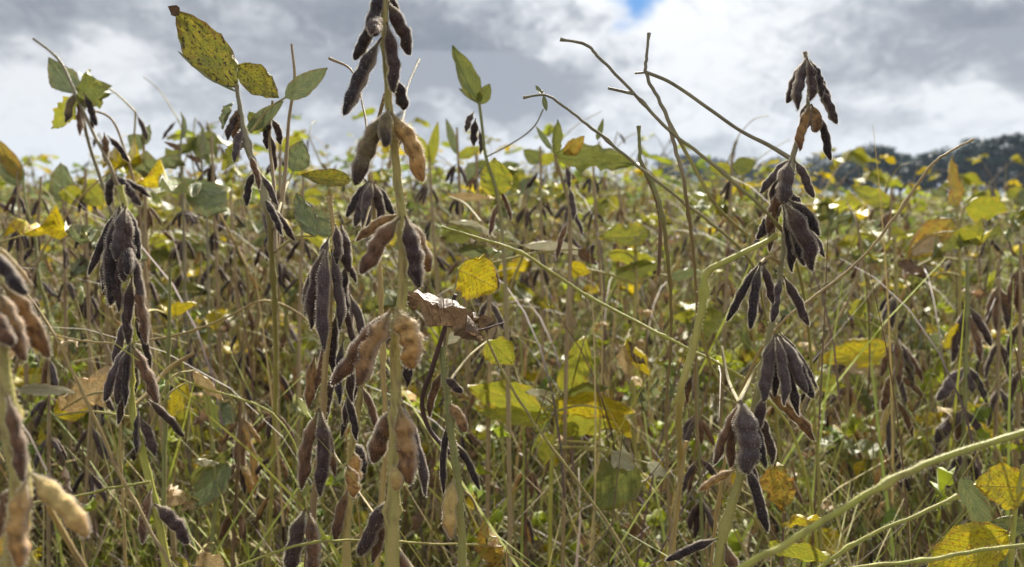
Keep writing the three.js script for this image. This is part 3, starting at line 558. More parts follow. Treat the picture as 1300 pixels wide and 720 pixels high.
// two plants of paired pods on the other side, further back
{
  const d = 1.12;
  const g = plant('soybean_plant', 'soybean plant with rusty brown pods in tight overlapping pairs behind the long green arching stalk', 'soybean plant',
    [[1136, 300, d, 4], [1138, 360, d, 5], [1136, 440, d, 6], [1134, 520, d, 6], [1130, 640, d, 7]], { hairs: 800, nodes: 0.07, pal: 'ygreen', fade: 'tan' });
  pods(g, d, [[1136, 376, 1122, 412, 12, 'lilac', 's'], [1138, 376, 1134, 418, 13, 'plum', 's'], [1136, 430, 1118, 478, 14, 'plum', 'b3'], [1136, 426, 1140, 490, 18, 'brown', 's', -0.01, -0.02], [1138, 428, 1160, 494, 15, 'plum', 'b3'], [1138, 432, 1172, 484, 13, 'brown', 's'], [1136, 470, 1122, 522, 14, 'plum', 'b3'], [1138, 470, 1148, 520, 14, 'lilac', 's'], [1138, 474, 1178, 512, 12, 'brown', 's'], [1134, 506, 1118, 570, 15, 'straw', 'f'], [1134, 506, 1130, 580, 13, 'plum', 's'], [1136, 506, 1160, 556, 12, 'brown', 's'], [1132, 560, 1144, 620, 12, 'plum', 's'], [1132, 570, 1110, 618, 13, 'pale' in PAL ? 'pale' : 'tan', 'f']]);
  leaf(g, d, 1130, 440, 1040, 458, 40, 'yellow', { roll: 0.5, pet: [1136, 450], rag: 0.12 });
  leaf(g, d, 1120, 466, 1070, 470, 26, 'tan', { roll: 0.9, pet: [1136, 470] });
  leaf(g, d - 0.02, 1080, 400, 1100, 380, 30, 'ygreen', { roll: 0.4, pet: [1136, 430] });
}
{
  const d = 1.05;
  const g = plant('soybean_plant', 'soybean plant with four neat tiers of dark paired pods spread like arrowheads', 'soybean plant',
    [[1228, 330, d, 4], [1228, 390, d, 5], [1226, 470, d, 6], [1224, 540, d, 6], [1220, 640, d, 7]], { hairs: 1000, nodes: 0.07, pal: 'green' });
  pods(g, d, [[1226, 390, 1209, 460, 13, 'plum', 'b3'], [1229, 388, 1258, 440, 14, 'plum', 'b3'], [1229, 396, 1246, 460, 14, 'dark', 'b3'], [1226, 392, 1218, 440, 12, 'lilac', 'f'],
    [1226, 466, 1192, 510, 17, 'lilac', 'b3'], [1227, 464, 1254, 512, 15, 'dark', 's'], [1226, 468, 1236, 500, 12, 'lilac', 'f'], [1224, 520, 1188, 562, 21, 'plum', 'b2'], [1225, 520, 1250, 562, 15, 'plum', 'b3'], [1224, 522, 1216, 560, 14, 'brown', 'f'], [1223, 572, 1202, 620, 16, 'plum', 'b3'], [1223, 574, 1243, 612, 15, 'plum', 'b3'], [1222, 580, 1228, 622, 13, 'brown', 'f']]);
  leaf(g, d, 1198, 444, 1216, 410, 26, 'yellow', { roll: 0.5, pet: [1226, 450] });
}
{
  const d = 1.3;
  const g = plant('soybean_plant', 'soybean plant with an upright orange-spotted leaf like a flame standing over the field edge', 'soybean plant',
    [[1214, 262, d, 3], [1218, 300, d, 4], [1218, 380, d, 5], [1214, 480, d, 5]], { pal: 'ygreen' });
  leaf(g, d, 1214, 264, 1208, 198, 27, 'orange', { roll: 0.4, bend: 0.3 });
  leaf(g, d, 1210, 278, 1152, 330, 44, 'orange', { roll: 0.5, bend: 0.9, fold: 0.5, pet: [1217, 290] });
  leaf(g, d, 1190, 300, 1158, 326, 34, 'tan', { roll: 0.9, pet: [1217, 310] });
  leaf(g, d, 1226, 262, 1280, 266, 40, 'ygreen', { roll: 0.8, pet: [1218, 290] }); leaf(g, d, 1160, 340, 1100, 322, 40, 'ygreen', { roll: 1.0, pet: [1218, 330] }); leaf(g, d - 0.05, 1178, 356, 1130, 330, 30, 'brown', { roll: 0.9, fold: 0.8, pet: [1218, 350] });
}
{
  const d = 1.2;
  for (const [x, y0, lab] of [[1268, 362, 'soybean plant with a rusty pod tuft next to the arrowhead pod plant'], [1296, 338, 'soybean plant with grey pods cut by the frame beside the rusty tuft']]) {
    const g = plant('soybean_plant', lab, 'soybean plant', [[x, y0 - 30, d, 4], [x, y0 + 40, d, 5], [x - 4, y0 + 200, d, 6]], { pal: 'tan' });
    pods(g, d, [[x, y0, x - 16, y0 + 52, 13, 'brown', 's'], [x, y0, x - 4, y0 + 60, 13, 'brown', 's'], [x, y0, x + 10, y0 + 58, 13, 'plum', 's'], [x, y0 + 4, x + 18, y0 + 46, 11, 'brown', 's'], [x, y0 + 70, x - 18, y0 + 120, 12, 'plum', 's'], [x, y0 + 70, x + 14, y0 + 124, 12, 'plum', 's'], [x, y0 + 130, x - 14, y0 + 180, 12, 'plum', 's'], [x, y0 + 130, x + 16, y0 + 176, 12, 'lilac', 's']]);
  }
}
// more plants seen between the nearer ones: tiers of hanging pods down one stem
function tiers(label, x, y0, d, n, gap, pals, o = {}) {
  const lean = o.lean ?? (hr() - 0.5) * 30, g = plant('soybean_plant', label, 'soybean plant', [[x, y0 - (o.tip ?? 26), d, 3], [x + lean * 0.3, y0 + gap, d, 4], [x + lean, y0 + n * gap + 60, d, 5]], { pal: o.pal ?? 'tan' });
  const list = [];
  for (let i = 0; i < n; i++) {
    const cx = x + lean * (i * gap) / (n * gap + 60), cy = y0 + i * gap, m = 3 + Math.floor(hr() * 3);
    for (let k = 0; k < m; k++) { const L = (0.036 + hr() * 0.012) * F / d, a = (hr() - 0.5) * 1.5; list.push([cx + a * 3, cy + hr() * 5, cx + Math.sin(a) * L, cy + Math.cos(a) * L, (0.0085 + hr() * 0.002) * F / d, pals[Math.floor(hr() * pals.length)], ['s', 's', 'b3', 'f'][Math.floor(hr() * 4)], (hr() - 0.5) * 0.02, (hr() - 0.5) * 0.03]); }
  }
  pods(g, d, list, 1, false);
  for (const q of o.leaves ?? []) leaf(g, d, ...q);
}
{
  const D = ['plum', 'dark', 'lilac', 'plum'], B = ['brown', 'plum', 'brown', 'tan'];
  tiers('soybean plant with purple-grey pods under the clouds at the picture edge', 22, 244, 1.3, 4, 44, D, { leaves: [[24, 236, 2, 190, 30, 'dull'], [26, 228, -4, 176, 20, 'orange']] });
  tiers('soybean plant with purple-grey pods beside the withered upright leaf', 52, 250, 1.4, 4, 42, D);
  tiers('soybean plant topped by one withered grey upright leaf', 80, 262, 1.35, 3, 46, D, { leaves: [[80, 256, 78, 206, 32, 'dull', { roll: 0.2 }]] });
  tiers('soybean plant with brown tip pods between leaning tip and grass wisps', 182, 214, 1.25, 4, 46, B, { leaves: [[182, 186, 162, 172, 22, 'dull'], [182, 184, 190, 158, 14, 'dull']], tip: 40 });
  tiers('soybean plant with thin violet pods behind the two grass wisps', 232, 262, 1.45, 4, 40, D);
  tiers('soybean plant with violet pods just before the spotted-leaf stem', 292, 268, 1.5, 3, 42, D);
  tiers('soybean plant with brown pods below the small dull leaves of the spotted-leaf plant', 385, 250, 1.2, 3, 50, D);
  tiers('soybean plant with dark pods behind the rounded leaf stem', 668, 262, 1.6, 3, 40, D);
  tiers('thin soybean plant with dark tip pods under the torn rust leaf', 722, 214, 1.5, 3, 42, D, { tip: 14 });
  tiers('soybean plant with dark pods just past the tallest stem', 545, 232, 1.5, 3, 44, D, { leaves: [[545, 206, 524, 168, 20, 'ygreen'], [546, 208, 556, 154, 14, 'ygreen']], tip: 30 });
  tiers('soybean plant with brown pods between the upright cut stalk and forked stalk', 786, 262, 1.7, 3, 38, B);
  tiers('soybean plant with brown pods under the dark trees', 1132, 266, 1.5, 3, 40, B, { leaves: [[1132, 260, 1080, 236, 26, 'ygreen']] });
  tiers('ragged soybean plant with dark pods just before the spotted-leaf plant, tip in the sky', 268, 206, 1.35, 4, 42, D, { tip: 34, leaves: [[268, 196, 250, 172, 16, 'dull']] });
  tiers('ragged soybean plant with dark pods and small olive leaf beneath the small spotted leaf', 356, 196, 1.3, 4, 44, D, { tip: 30, leaves: [[356, 190, 384, 176, 22, 'ygreen']] });
  tiers('ragged soybean plant with dark pods in the sky under the lance-shaped leaf', 580, 206, 1.45, 4, 40, D, { tip: 44, leaves: [[580, 196, 566, 150, 12, 'dull'], [581, 200, 612, 186, 16, 'ygreen']] });
  tiers('ragged soybean plant with drooping grey leaves in the sky before the rounded leaf', 604, 220, 1.6, 3, 40, B, { tip: 30, leaves: [[604, 206, 590, 232, 18, 'dull'], [604, 208, 626, 214, 16, 'green']] });
  tiers('ragged soybean plant with small green leaves in the sky beyond the arching stalk tip', 686, 216, 1.5, 4, 40, D, { tip: 30, leaves: [[686, 206, 664, 190, 20, 'green'], [686, 206, 706, 196, 16, 'ygreen']] });
  tiers('ragged soybean plant with dark pods in the sky beyond the torn rust leaf', 752, 222, 1.55, 3, 42, D, { tip: 36, leaves: [[752, 206, 770, 188, 14, 'dull']] });
  tiers('ragged soybean plant with brown pods in the sky between leaning tip stems', 146, 216, 1.4, 4, 42, D, { tip: 30 });
  tiers('ragged soybean plant with dark pods and yellow leaf near the withered upright leaf', 108, 240, 1.3, 4, 44, D, { leaves: [[108, 236, 132, 262, 30, 'ygreen'], [108, 250, 74, 246, 28, 'ygreen']] });
  tiers('ragged soybean plant with brown pods between the forked stalk and violet pods', 930, 226, 1.4, 4, 42, B, { tip: 30, leaves: [[930, 214, 960, 206, 24, 'green'], [930, 220, 900, 210, 20, 'ygreen']] });
  tiers('dead brown soybean plant low in the grass beneath the yellow hanging leaf', 306, 530, 0.92, 3, 56, ['brown', 'tan', 'brown', 'plum'], { pal: 'brown' });
  tiers('shaded soybean plant with near-black pods behind the tan slanting stalk', 118, 486, 0.95, 3, 54, ['dark', 'plum', 'dark']);
  tiers('shaded purple soybean plant between pinkish pods and the tan slanting stalk', 62, 452, 1.0, 4, 50, ['plum', 'lilac', 'brown']);
  tiers('brown soybean plant low down between the dried bunch and dead brown plant', 352, 470, 1.0, 4, 52, ['brown', 'plum', 'pink']);
  tiers('brown soybean plant in the grass under the low lime leaves', 668, 590, 1.0, 2, 60, ['brown', 'tan', 'plum'], { pal: 'brown' });
  tiers('soybean plant with thin brown pods close to the rust-orange dead stalk', 884, 470, 0.9, 4, 54, ['plum', 'brown', 'lilac'], { pal: 'green' });
  tiers('soybean plant with dull brown pods between violet pod plant and rusty pairs', 1078, 440, 1.25, 4, 46, ['brown', 'lilac', 'tan']);
}
// low leafy plant in the grass of the middle
{
  const d = 0.98;
  const g = plant('soybean_plant', 'low soybean plant with broad lime and yellow leaves, one standing upright, in the grassy gap', 'soybean plant',
    [[708, 500, d, 4], [706, 540, d, 5], [700, 600, d, 6], [698, 690, d, 6]], { pal: 'lime' });
  leaf(g, d, 690, 524, 594, 490, 58, 'ygreen', { roll: -0.5, bend: 0.5, fold: 0.25, rag: 0.08, pet: [706, 530] });
  leaf(g, d, 700, 528, 604, 522, 34, 'ygreen', { roll: 0.8, rag: 0.08 });
  leaf(g, d, 716, 500, 744, 424, 44, 'ygreen', { roll: 0.4, bend: 0.3, fold: 0.35, pet: [707, 512] });
  leaf(g, d, 712, 504, 772, 492, 36, 'green', { roll: 0.8, pet: [707, 510] });
  leaf(g, d, 700, 516, 806, 522, 46, 'yellow', { roll: 0.7, bend: 0.7, fold: 0.2, pet: [706, 520] });
  leaf(g, d - 0.03, 770, 520, 802, 556, 26, 'yellow', { roll: 0.3, rag: 0.2, pet: [706, 522, 0.02] });
  leaf(g, d + 0.03, 704, 544, 780, 536, 40, 'ygreen', { roll: 0.6, pet: [705, 545] });
  leaf(g, d + 0.05, 696, 548, 690, 590, 26, 'ygreen', { roll: 0.4 });
  leaf(g, d - 0.05, 668, 498, 706, 500, 13, 'pale', { roll: 0.6, pet: [706, 515, 0.04] });
  leaf(g, d - 0.06, 806, 586, 756, 648, 58, 'green', { roll: 0.3, fold: 0.2, pet: [704, 560, 0.05], label: 'broad dark green leaf low in the grass' });
  leaf(g, d - 0.08, 778, 574, 806, 596, 30, 'pale', { roll: 0.4, pet: [704, 570, 0.06], rag: 0.15 });
  leaf(g, d - 0.08, 822, 588, 850, 606, 20, 'pale', { roll: 0.4, pet: [704, 566, 0.06], rag: 0.15 });
}
// leaves in the middle distance above the grass
{
  const d = 1.0;
  const g = plant('soybean_plant', 'soybean plant with level green leaves and shining pale rims beside the tallest stem', 'soybean plant',
    [[612, 280, d, 4], [618, 320, d, 5], [622, 420, d, 5], [620, 540, d, 6]], { pal: 'tan' });
  leaf(g, d, 560, 300, 626, 288, 40, 'green', { roll: 0.9, bend: 0.9, fold: 0.4, pet: [616, 310] }); leaf(g, d - 0.02, 570, 282, 630, 300, 18, 'pale', { roll: 0.9, bend: 1.0, pet: [616, 318, 0.02] });
  leaf(g, d, 580, 318, 640, 322, 30, 'dull', { roll: 0.9, pet: [617, 322] });
  leaf(g, d - 0.02, 666, 312, 752, 328, 22, 'pale', { roll: 0.9, bend: 1.3, fold: 0.5, pet: [618, 330, 0.02] }); leaf(g, d - 0.03, 734, 316, 760, 336, 18, 'brown', { roll: 0.5, fold: 0.8, pet: [618, 336, 0.03] });
  leaf(g, d + 0.1, 570, 250, 628, 252, 16, 'tan', { roll: 0.9, pet: [612, 284, -0.1] });
  pods(g, d, [[618, 322, 606, 362, 11, 'plum', 's'], [620, 330, 634, 368, 10, 'brown', 's'], [620, 380, 608, 420, 11, 'plum', 's'], [621, 382, 638, 420, 11, 'lilac', 's']]);
}
{
  const d = 1.15;
  const g = plant('soybean_plant', 'soybean plant with dusky yellow-green leaves spread level in a fan in the middle distance', 'soybean plant',
    [[806, 300, d, 4], [808, 350, d, 5], [804, 440, d, 5], [806, 560, d, 6]], { pal: 'ygreen' });
  leaf(g, d, 826, 296, 760, 300, 40, 'ygreen', { roll: 0.6, rag: 0.2, pet: [806, 310] }); leaf(g, d, 772, 322, 832, 330, 30, 'ygreen', { roll: 0.9, pet: [807, 330] }); leaf(g, d, 780, 352, 842, 334, 40, 'green', { roll: 0.9, pet: [807, 345] });
  leaf(g, d - 0.06, 720, 338, 750, 346, 22, 'yellow', { roll: 0.4, pet: [806, 360, 0.06] }); leaf(g, d - 0.05, 796, 430, 826, 476, 30, 'yellow', { roll: 0.8, fold: 0.7, pet: [805, 420, 0.05] }); leaf(g, d - 0.05, 792, 440, 800, 480, 26, 'tan', { roll: 0.8, fold: 0.7, pet: [805, 425, 0.05] });
  leaf(g, d, 852, 350, 890, 345, 26, 'dull', { roll: 0.9, pet: [807, 360] });
}
// leaves in the lower corner
{
  const d = 0.7;
  const g = plant('soybean_plant', 'soybean plant with bright yellow freckled leaves among crossing green stalks in the lower corner', 'soybean plant',
    [[1300, 590, d, 5], [1290, 640, d, 6], [1282, 740, d, 7]], { pal: 'lime' });
  leaf(g, d, 1306, 618, 1238, 616, 56, 'yellow', { roll: 0.3, fold: 0.15, rag: 0.08, pet: [1290, 640] });
  leaf(g, d, 1280, 676, 1176, 722, 62, 'yellow', { roll: 0.3, fold: 0.2, rag: 0.1, pet: [1288, 660], label: 'yellow leaf freckled with orange rust' });
  leaf(g, d + 0.02, 1310, 668, 1256, 664, 26, 'green', { roll: 0.7 });
  leaf(g, d + 0.04, 1222, 606, 1262, 690, 32, 'dull', { roll: 0.5, bend: 0.3, fold: 0.2, pet: [1288, 640, -0.04], sag: 0.6 }); leaf(g, d + 0.03, 1254, 680, 1280, 735, 36, 'dull', { roll: 0.5, pet: [1288, 680, -0.03] });
}
{
  const d = 0.9;
  const g = plant('soybean_plant', 'low soybean plant with wide grey-green leaves near the yellow hanging leaf', 'soybean plant',
    [[270, 560, d, 4], [274, 620, d, 5], [268, 710, d, 6]], { pal: 'green' });
  leaf(g, d, 290, 590, 242, 648, 44, 'dull', { roll: 0.4, fold: 0.2, bend: 0.3, pet: [272, 590] }); leaf(g, d - 0.02, 246, 586, 278, 588, 22, 'pale', { roll: 0.9, pet: [272, 580, 0.02] }); leaf(g, d, 242, 616, 294, 570, 26, 'green', { roll: 0.5, pet: [272, 590] });
  leaf(g, d - 0.1, 252, 704, 290, 735, 40, 'tan', { roll: 0.3, fold: 0.3, rag: 0.15, pet: [272, 690, 0.08], label: 'cream dried leaf at the bottom edge' }); leaf(g, d, 262, 500, 276, 548, 24, 'green', { roll: 0.5, pet: [270, 570] });
  leaf(g, d - 0.02, 212, 620, 246, 646, 32, 'tan', { roll: 0.6, wave: 0.2, pet: [272, 650, 0.02] });
  pods(g, d, [[312, 520, 300, 590, 14, 'brown', 'f', 0.1, 0.1], [314, 540, 306, 620, 13, 'brown', 's', 0.1, 0.1], [318, 560, 324, 630, 13, 'tan', 'f', 0.1, 0.1]]);
}

// ---------------------------------------------------------------- bare stalks and straws
function stalk(name, label, pts, pal, fade, o = {}) { return plant(name, label, 'plant stalk', pts, { pal, fade, per: 14, sides: 8, nodes: 0.075, thin: 0.66, hairs: 350, ...o }); }
{
  let d = 0.56, g;
  stalk('bare_stalk', 'bare green-brown stalk with a crooked tip slanting down across the white cloud', [[711, 50, d, 5], [744, 57, d, 6], [760, 72, d, 6], [800, 114, d, 6], [850, 166, d, 7], [905, 208, d, 7], [965, 262, d, 7], [1010, 330, d + 0.12, 6], [1030, 460, d + 0.25, 6]], 'grey', 'ygreen');
  g = scene.children[scene.children.length - 1]; twig(g, 'twig', [[804, 119, d, 5], [790, 116, d, 4], [772, 112, d, 4]], 'grey');
  d = 0.58;
  g = stalk('bare_stalk', 'forked bare stalk whose stub points straight up below the blue gap in the cloud', [[824, 42, d, 5], [821, 70, d, 6], [820, 92, d, 7], [834, 122, d, 7], [848, 152, d, 8], [858, 190, d, 8], [868, 230, d, 8], [878, 300, d + 0.05, 7], [884, 370, d + 0.15, 6], [884, 520, d + 0.3, 6]], 'grey', 'tan');
  twig(g, 'branch', [[821, 92, d, 5], [850, 104, d, 5], [900, 138, d, 5], [940, 166, d, 5], [975, 184, d, 6], [1002, 200, d, 7]], 'grey');
  twig(g, 'branch', [[848, 152, d, 5], [880, 210, d, 5], [910, 262, d, 5], [950, 300, d + 0.02, 4]], 'ygreen');
  twig(g, 'twig', [[821, 92, d, 3], [806, 93, d, 3]], 'grey');
  d = 0.6;
  g = stalk('bare_stalk', 'arching bare stalk ending in a wisp of green above the torn rust leaf', [[664, 124, d, 4], [692, 121, d, 5], [722, 140, d, 5], [756, 166, d, 6], [810, 211, d, 6], [870, 258, d, 6], [936, 312, d, 6], [970, 390, d + 0.16, 5], [985, 520, d + 0.3, 5]], 'grey', 'ygreen');
  leaf(g, d, 690, 120, 680, 108, 8, 'green', {}); leaf(g, d, 690, 122, 694, 142, 7, 'green', {});
  d = 0.62;
  g = stalk('bare_stalk', 'stiff upright green stalk with a blunt dark cut top beside the forked stalk', [[811, 160, d, 6], [812, 185, d, 7], [814, 206, d, 7], [828, 232, d, 9], [840, 270, d, 9], [848, 330, d + 0.03, 8], [852, 420, d + 0.14, 6], [846, 560, d + 0.3, 6]], 'green', 'tan');
  twig(g, 'branch', [[813, 204, d, 6], [832, 250, d + 0.02, 5], [838, 280, d + 0.03, 5], [836, 350, d + 0.04, 5]], 'brown');
  d = 0.62;
  g = stalk('bare_stalk', 'long straw-coloured stalk rising to a bent dry tip in front of the dark trees', [[1236, 177, d, 3], [1214, 188, d, 4], [1190, 203, d, 5], [1176, 218, d, 6], [1130, 284, d, 6], [1092, 330, d, 5], [1040, 372, d, 5], [990, 412, d, 5], [940, 500, d + 0.02, 6]], 'straw');
  d = 0.42;
  stalk('arching_stalk', 'thick smooth green stalk arching low across the lower corner in front of everything', [[1330, 538, d, 10], [1290, 552, d, 10], [1200, 580, d, 10], [1140, 606, d, 10], [1060, 652, d, 10], [1000, 690, d, 10], [930, 740, d, 11]], 'lime', null, { hairs: 2000, nodes: 0.09, thin: 0.9 });
  d = 0.5;
  stalk('arching_stalk', 'thinner green stalk running parallel under the thick arching one', [[1216, 630, d, 6], [1160, 656, d, 6], [1100, 682, d, 6], [1040, 722, d, 6], [990, 770, d, 7]], 'lime', null, { hairs: 700, thin: 0.85 });
  stalk('arching_stalk', 'green stalk lying almost level over the freckled yellow leaf', [[1320, 690, d, 6], [1250, 698, d, 6], [1170, 712, d, 6], [1080, 722, d, 6], [1000, 745, d, 6]], 'lime', null, { hairs: 700, thin: 0.85 });
  d = 0.72;
  stalk('slanting_stalk', 'long thin yellow-green stalk slanting from the tallest plant down to the bent stalk', [[560, 288, d, 4], [620, 306, d, 5], [660, 320, d, 6], [740, 372, d, 6], [860, 436, d - 0.04, 6], [945, 482, d - 0.06, 6], [1010, 560, d - 0.06, 6]], 'lime');
  d = 0.66;
  stalk('slanting_stalk', 'thin brown-green stalk slanting through the grass in front of the low lime leaves', [[596, 380, d, 4], [640, 476, d, 5], [680, 540, d, 5], [740, 620, d, 5], [800, 712, d, 6], [830, 790, d, 6]], 'ygreen', 'tan');
  d = 0.5;
  stalk('slanting_stalk', 'straight tan stalk slanting across the dark pod clusters near the pinkish pods', [[28, 366, d, 4], [60, 410, d, 5], [100, 488, d, 6], [150, 598, d, 6], [190, 672, d, 6], [222, 735, d, 6]], 'straw', 'tan');
  stalk('slanting_stalk', 'short pale straw crossing the tan stalk almost level, low down', [[190, 612, d, 4], [140, 620, d, 5], [90, 632, d, 5], [40, 640, d, 5], [0, 680, d + 0.05, 5]], 'lime', 'straw');
  d = 0.8;
  stalk('dry_straw', 'dry straw lying level through the upper tier of dark clusters', [[62, 424, d, 3], [100, 432, d, 4], [152, 436, d, 4], [230, 424, d, 4], [290, 402, d, 4], [336, 382, d, 4], [400, 420, d + 0.04, 4]], 'straw');
  stalk('dry_straw', 'upright thin tan straw beside the leaning yellow-green stem', [[152, 498, d, 4], [152, 560, d, 5], [156, 640, d, 5], [160, 740, d, 6]], 'straw');
  stalk('dry_straw', 'green stem standing straight behind the yellow hanging leaf', [[216, 340, d, 5], [214, 430, d, 7], [210, 540, d, 8], [208, 660, d, 8]], 'green');
  stalk('dry_straw', 'thin bowed straw over the cream leaf between two dark plants', [[226, 480, d, 3], [262, 494, d, 4], [310, 508, d, 4], [345, 525, d, 4], [380, 580, d, 4]], 'lime');
  d = 0.6;
  stalk('dry_straw', 'pale green straw low across the bottom edge in front of the dried bunch', [[280, 730, d, 5], [330, 708, d, 5], [390, 690, d, 5], [440, 686, d + 0.02, 4], [540, 690, d + 0.06, 4], [640, 700, d + 0.08, 4], [700, 760, d + 0.08, 4]], 'lime', 'straw');
  stalk('dry_straw', 'leaning tan straw standing alone above the lime upright leaf', [[724, 390, d + 0.5, 4], [700, 440, d + 0.5, 4], [678, 490, d + 0.5, 4], [660, 560, d + 0.5, 4]], 'straw');
  stalk('dry_straw', 'rust-orange dead stalk under the bent yellow-green stalk', [[872, 560, d + 0.02, 6], [862, 620, d + 0.02, 7], [852, 690, d + 0.02, 7], [846, 760, d, 7]], 'straw', 'brown');
  for (const [x0, y0, x1, y1, lab] of [[232, 150, 232, 260, 'wispy grass stalk with a curled seed head against the cloud, taller of two'], [258, 166, 262, 270, 'wispy grass stalk with a drooping seed head against the cloud, shorter of two']]) {
    const q = 1.3, s = plant('grass_stalk', lab, 'grass stalk', [[x0, y0, q, 2], [mix(x0, x1, 0.3) - 3, mix(y0, y1, 0.4), q, 2.5], [x1, y1, q, 3], [x1 + 3, y1 + 120, q, 3]], { pal: 'grey' });
    leaf(s, q, x0, y0 + 26, x0 - 2, y0 - 8, 8, 'dull', { bend: 1.3 }); leaf(s, q, x0 - 1, y0 + 40, x0 - 24, y0 + 30, 7, 'brown', {});
  }
}

// ---------------------------------------------------------------- the rest of the crop: grown by rule
function rot(v, ax, a) { return v.clone().applyAxisAngle(ax, a); }
const leafShapes = []; for (let i = 0; i < 7; i++) leafShapes.push(leafGeo(0.068, 0.042, { bend: 0.5 + (0.4 * i) % 1.5, fold: 0.2 + 0.16 * (i % 4), wave: 0.14 + 0.03 * i, rag: 0.06 + 0.04 * (i % 3), seed: i * 3.3 + 1, nu: 4, nv: 6, twist: (i - 3) * 0.25 }));
const KINDS_TOP = ['ygreen', 'ygreen', 'green', 'ygreen', 'dull', 'ygreen', 'yellow', 'green', 'spotted', 'dull'], KINDS_LOW = ['yellow', 'brown', 'ygreen', 'tan', 'ygreen', 'spotted', 'yellow', 'green'];
const PODPALS = ['dark', 'plum', 'brown', 'lilac', 'brown', 'dark', 'plum', 'tan', 'pink'], PODSH = ['b3', 's', 's', 'b3', 'f'];
// returns lists of placed pieces of one plant: stem pieces, pods, leaves, petioles
function growPlant(seed, h, leafy, podsPer) {
  const r = rngOf(seed), out = { stem: [], pods: [], leaves: [], petioles: [] };
  const axis = (x0, z0, y0, hh, lean, az, rad0) => {
    const n = Math.max(3, Math.round(hh / 0.055)), pts = [];
    let x = x0, z = z0;
    for (let i = 0; i <= n; i++) { const t = i / n; const k = i % 2 ? 1 : -1; pts.push(V(x + k * 0.004 * Math.cos(az + 1), y0 + hh * t * (1 - 0.15 * lean), z + k * 0.004 * Math.sin(az + 1))); x += Math.cos(az) * lean * hh / n * (0.4 + t); z += Math.sin(az) * lean * hh / n * (0.4 + t); }
    out.stem.push([pts, [rad0, rad0 * 0.85, rad0 * 0.4]]);
    return pts;
  };
  const dress = (pts, from) => {
    pts.forEach((p, i) => {
      const t = i / (pts.length - 1); if (t < from) return;
      const az0 = i * 2.4 + r() * 1.2, np = Math.round(podsPer * (0.4 + r()) * (t > 0.9 ? 0.7 : 1));
      for (let k = 0; k < np; k++) {
        const az = az0 + (r() - 0.5) * 2.6 + (k % 2 ? Math.PI * 0.8 : 0), sp = 0.2 + r() * 0.65, L = 0.032 + r() * 0.018;
        const dir = V(Math.cos(az) * Math.sin(sp), -Math.cos(sp), Math.sin(az) * Math.sin(sp));
        out.pods.push({ A: p.clone().addScaledVector(dir, 0.004), dir, L, w: 0.0075 + r() * 0.003, pal: PODPALS[Math.floor(r() * PODPALS.length)], sh: PODSH[Math.floor(r() * PODSH.length)], roll: r() * 6.3 });
      }
      if (r() < 0.55) {
        const az = az0 + 2, pl = 0.07 + r() * 0.13, up = 0.25 + r() * 0.9, hz = Math.sqrt(Math.max(0, 1 - up * up * 0.5));
        const e = p.clone().add(V(Math.cos(az) * pl * hz, pl * up * 0.75, Math.sin(az) * pl * hz)), m = p.clone().lerp(e, 0.5).add(V(0, 0.012, 0));
        out.petioles.push([[p, m, e], 0.0009 + r() * 0.0006]);
        if (r() < leafy * (0.3 + 0.9 * t)) {
          const n = r() < 0.7 ? 3 : 1, list = t > 0.55 ? KINDS_TOP : KINDS_LOW, kind = list[Math.floor(r() * list.length)], size = 0.65 + r() * 0.6;
          for (let k = 0; k < n; k++) {
            const a2 = az + (k - (n > 1 ? 1 : 0)) * 1.25 + (r() - 0.5) * 0.5, dr = -0.75 + r() * 1.0;
            const dir = V(Math.cos(a2), dr, Math.sin(a2)).normalize();
            out.leaves.push({ A: e.clone(), dir, size, kind: r() < 0.8 ? kind : list[Math.floor(r() * list.length)], roll: (r() - 0.5) * 1.4, sh: Math.floor(r() * leafShapes.length) });
          }
        }
      }
    });
  };
  const az = r() * 6.3, main = axis(0, 0, -0.01, h, 0.08 + r() * 0.3, az, 0.0032 + r() * 0.0012);
  dress(main, 0.22);
  const nb = Math.floor(r() * 3);
  for (let b = 0; b < nb; b++) { const p = main[2 + b], pts = axis(p.x, p.z, p.y, (h - p.y) * (0.55 + r() * 0.3), 0.35 + r() * 0.3, az + 2 + b * 2.3 + r(), 0.0022); dress(pts, 0.3); }
  return out;
}
const STEMPALS = ['tan', 'ygreen', 'straw', 'green', 'tan', 'ygreen'];
const UPV = V(0, 1, 0);
function setPod(m, q) { aim(m, q.A, q.A.clone().addScaledVector(q.dir, q.L), q.roll, Math.abs(q.dir.z) > 0.95 ? V(1, 0, 0) : V(0, 0, 1), -1); m.scale.set(q.w / POD_W, q.L / POD_L, q.w / POD_W); m.updateMatrix(); }
function setLeaf(m, q) { aim(m, q.A, q.A.clone().add(q.dir), q.roll, UPV); m.scale.setScalar(q.size); m.updateMatrix(); }
function plain(g) { const c = g.clone(); c.clearGroups(); return c; }
function nearProto(seed, h, leafy, pp) {   // every pod and leaf its own part
  const G = growPlant(seed, h, leafy, pp), g = new THREE.Group(), pal = STEMPALS[seed % 6];
  G.stem.forEach(([p, r], i) => part(g, i ? 'branch' : 'stem', tubeGeo(p, r, { sides: 6, per: 3, pal, seed, nodes: 0.055 }), stemMats));
  G.petioles.forEach(([p, r]) => part(g, 'petiole', tubeGeo(p, [r * 1.2, r * 0.8], { sides: 4, per: 4, pal: STEMPALS[(seed + 2) % 6], seed }), stemMats));
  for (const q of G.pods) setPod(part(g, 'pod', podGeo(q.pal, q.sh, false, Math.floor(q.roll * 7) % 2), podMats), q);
  for (const q of G.leaves) setLeaf(part(g, 'leaf', leafShapes[q.sh], leafMats[q.kind]), q);
  return g;
}
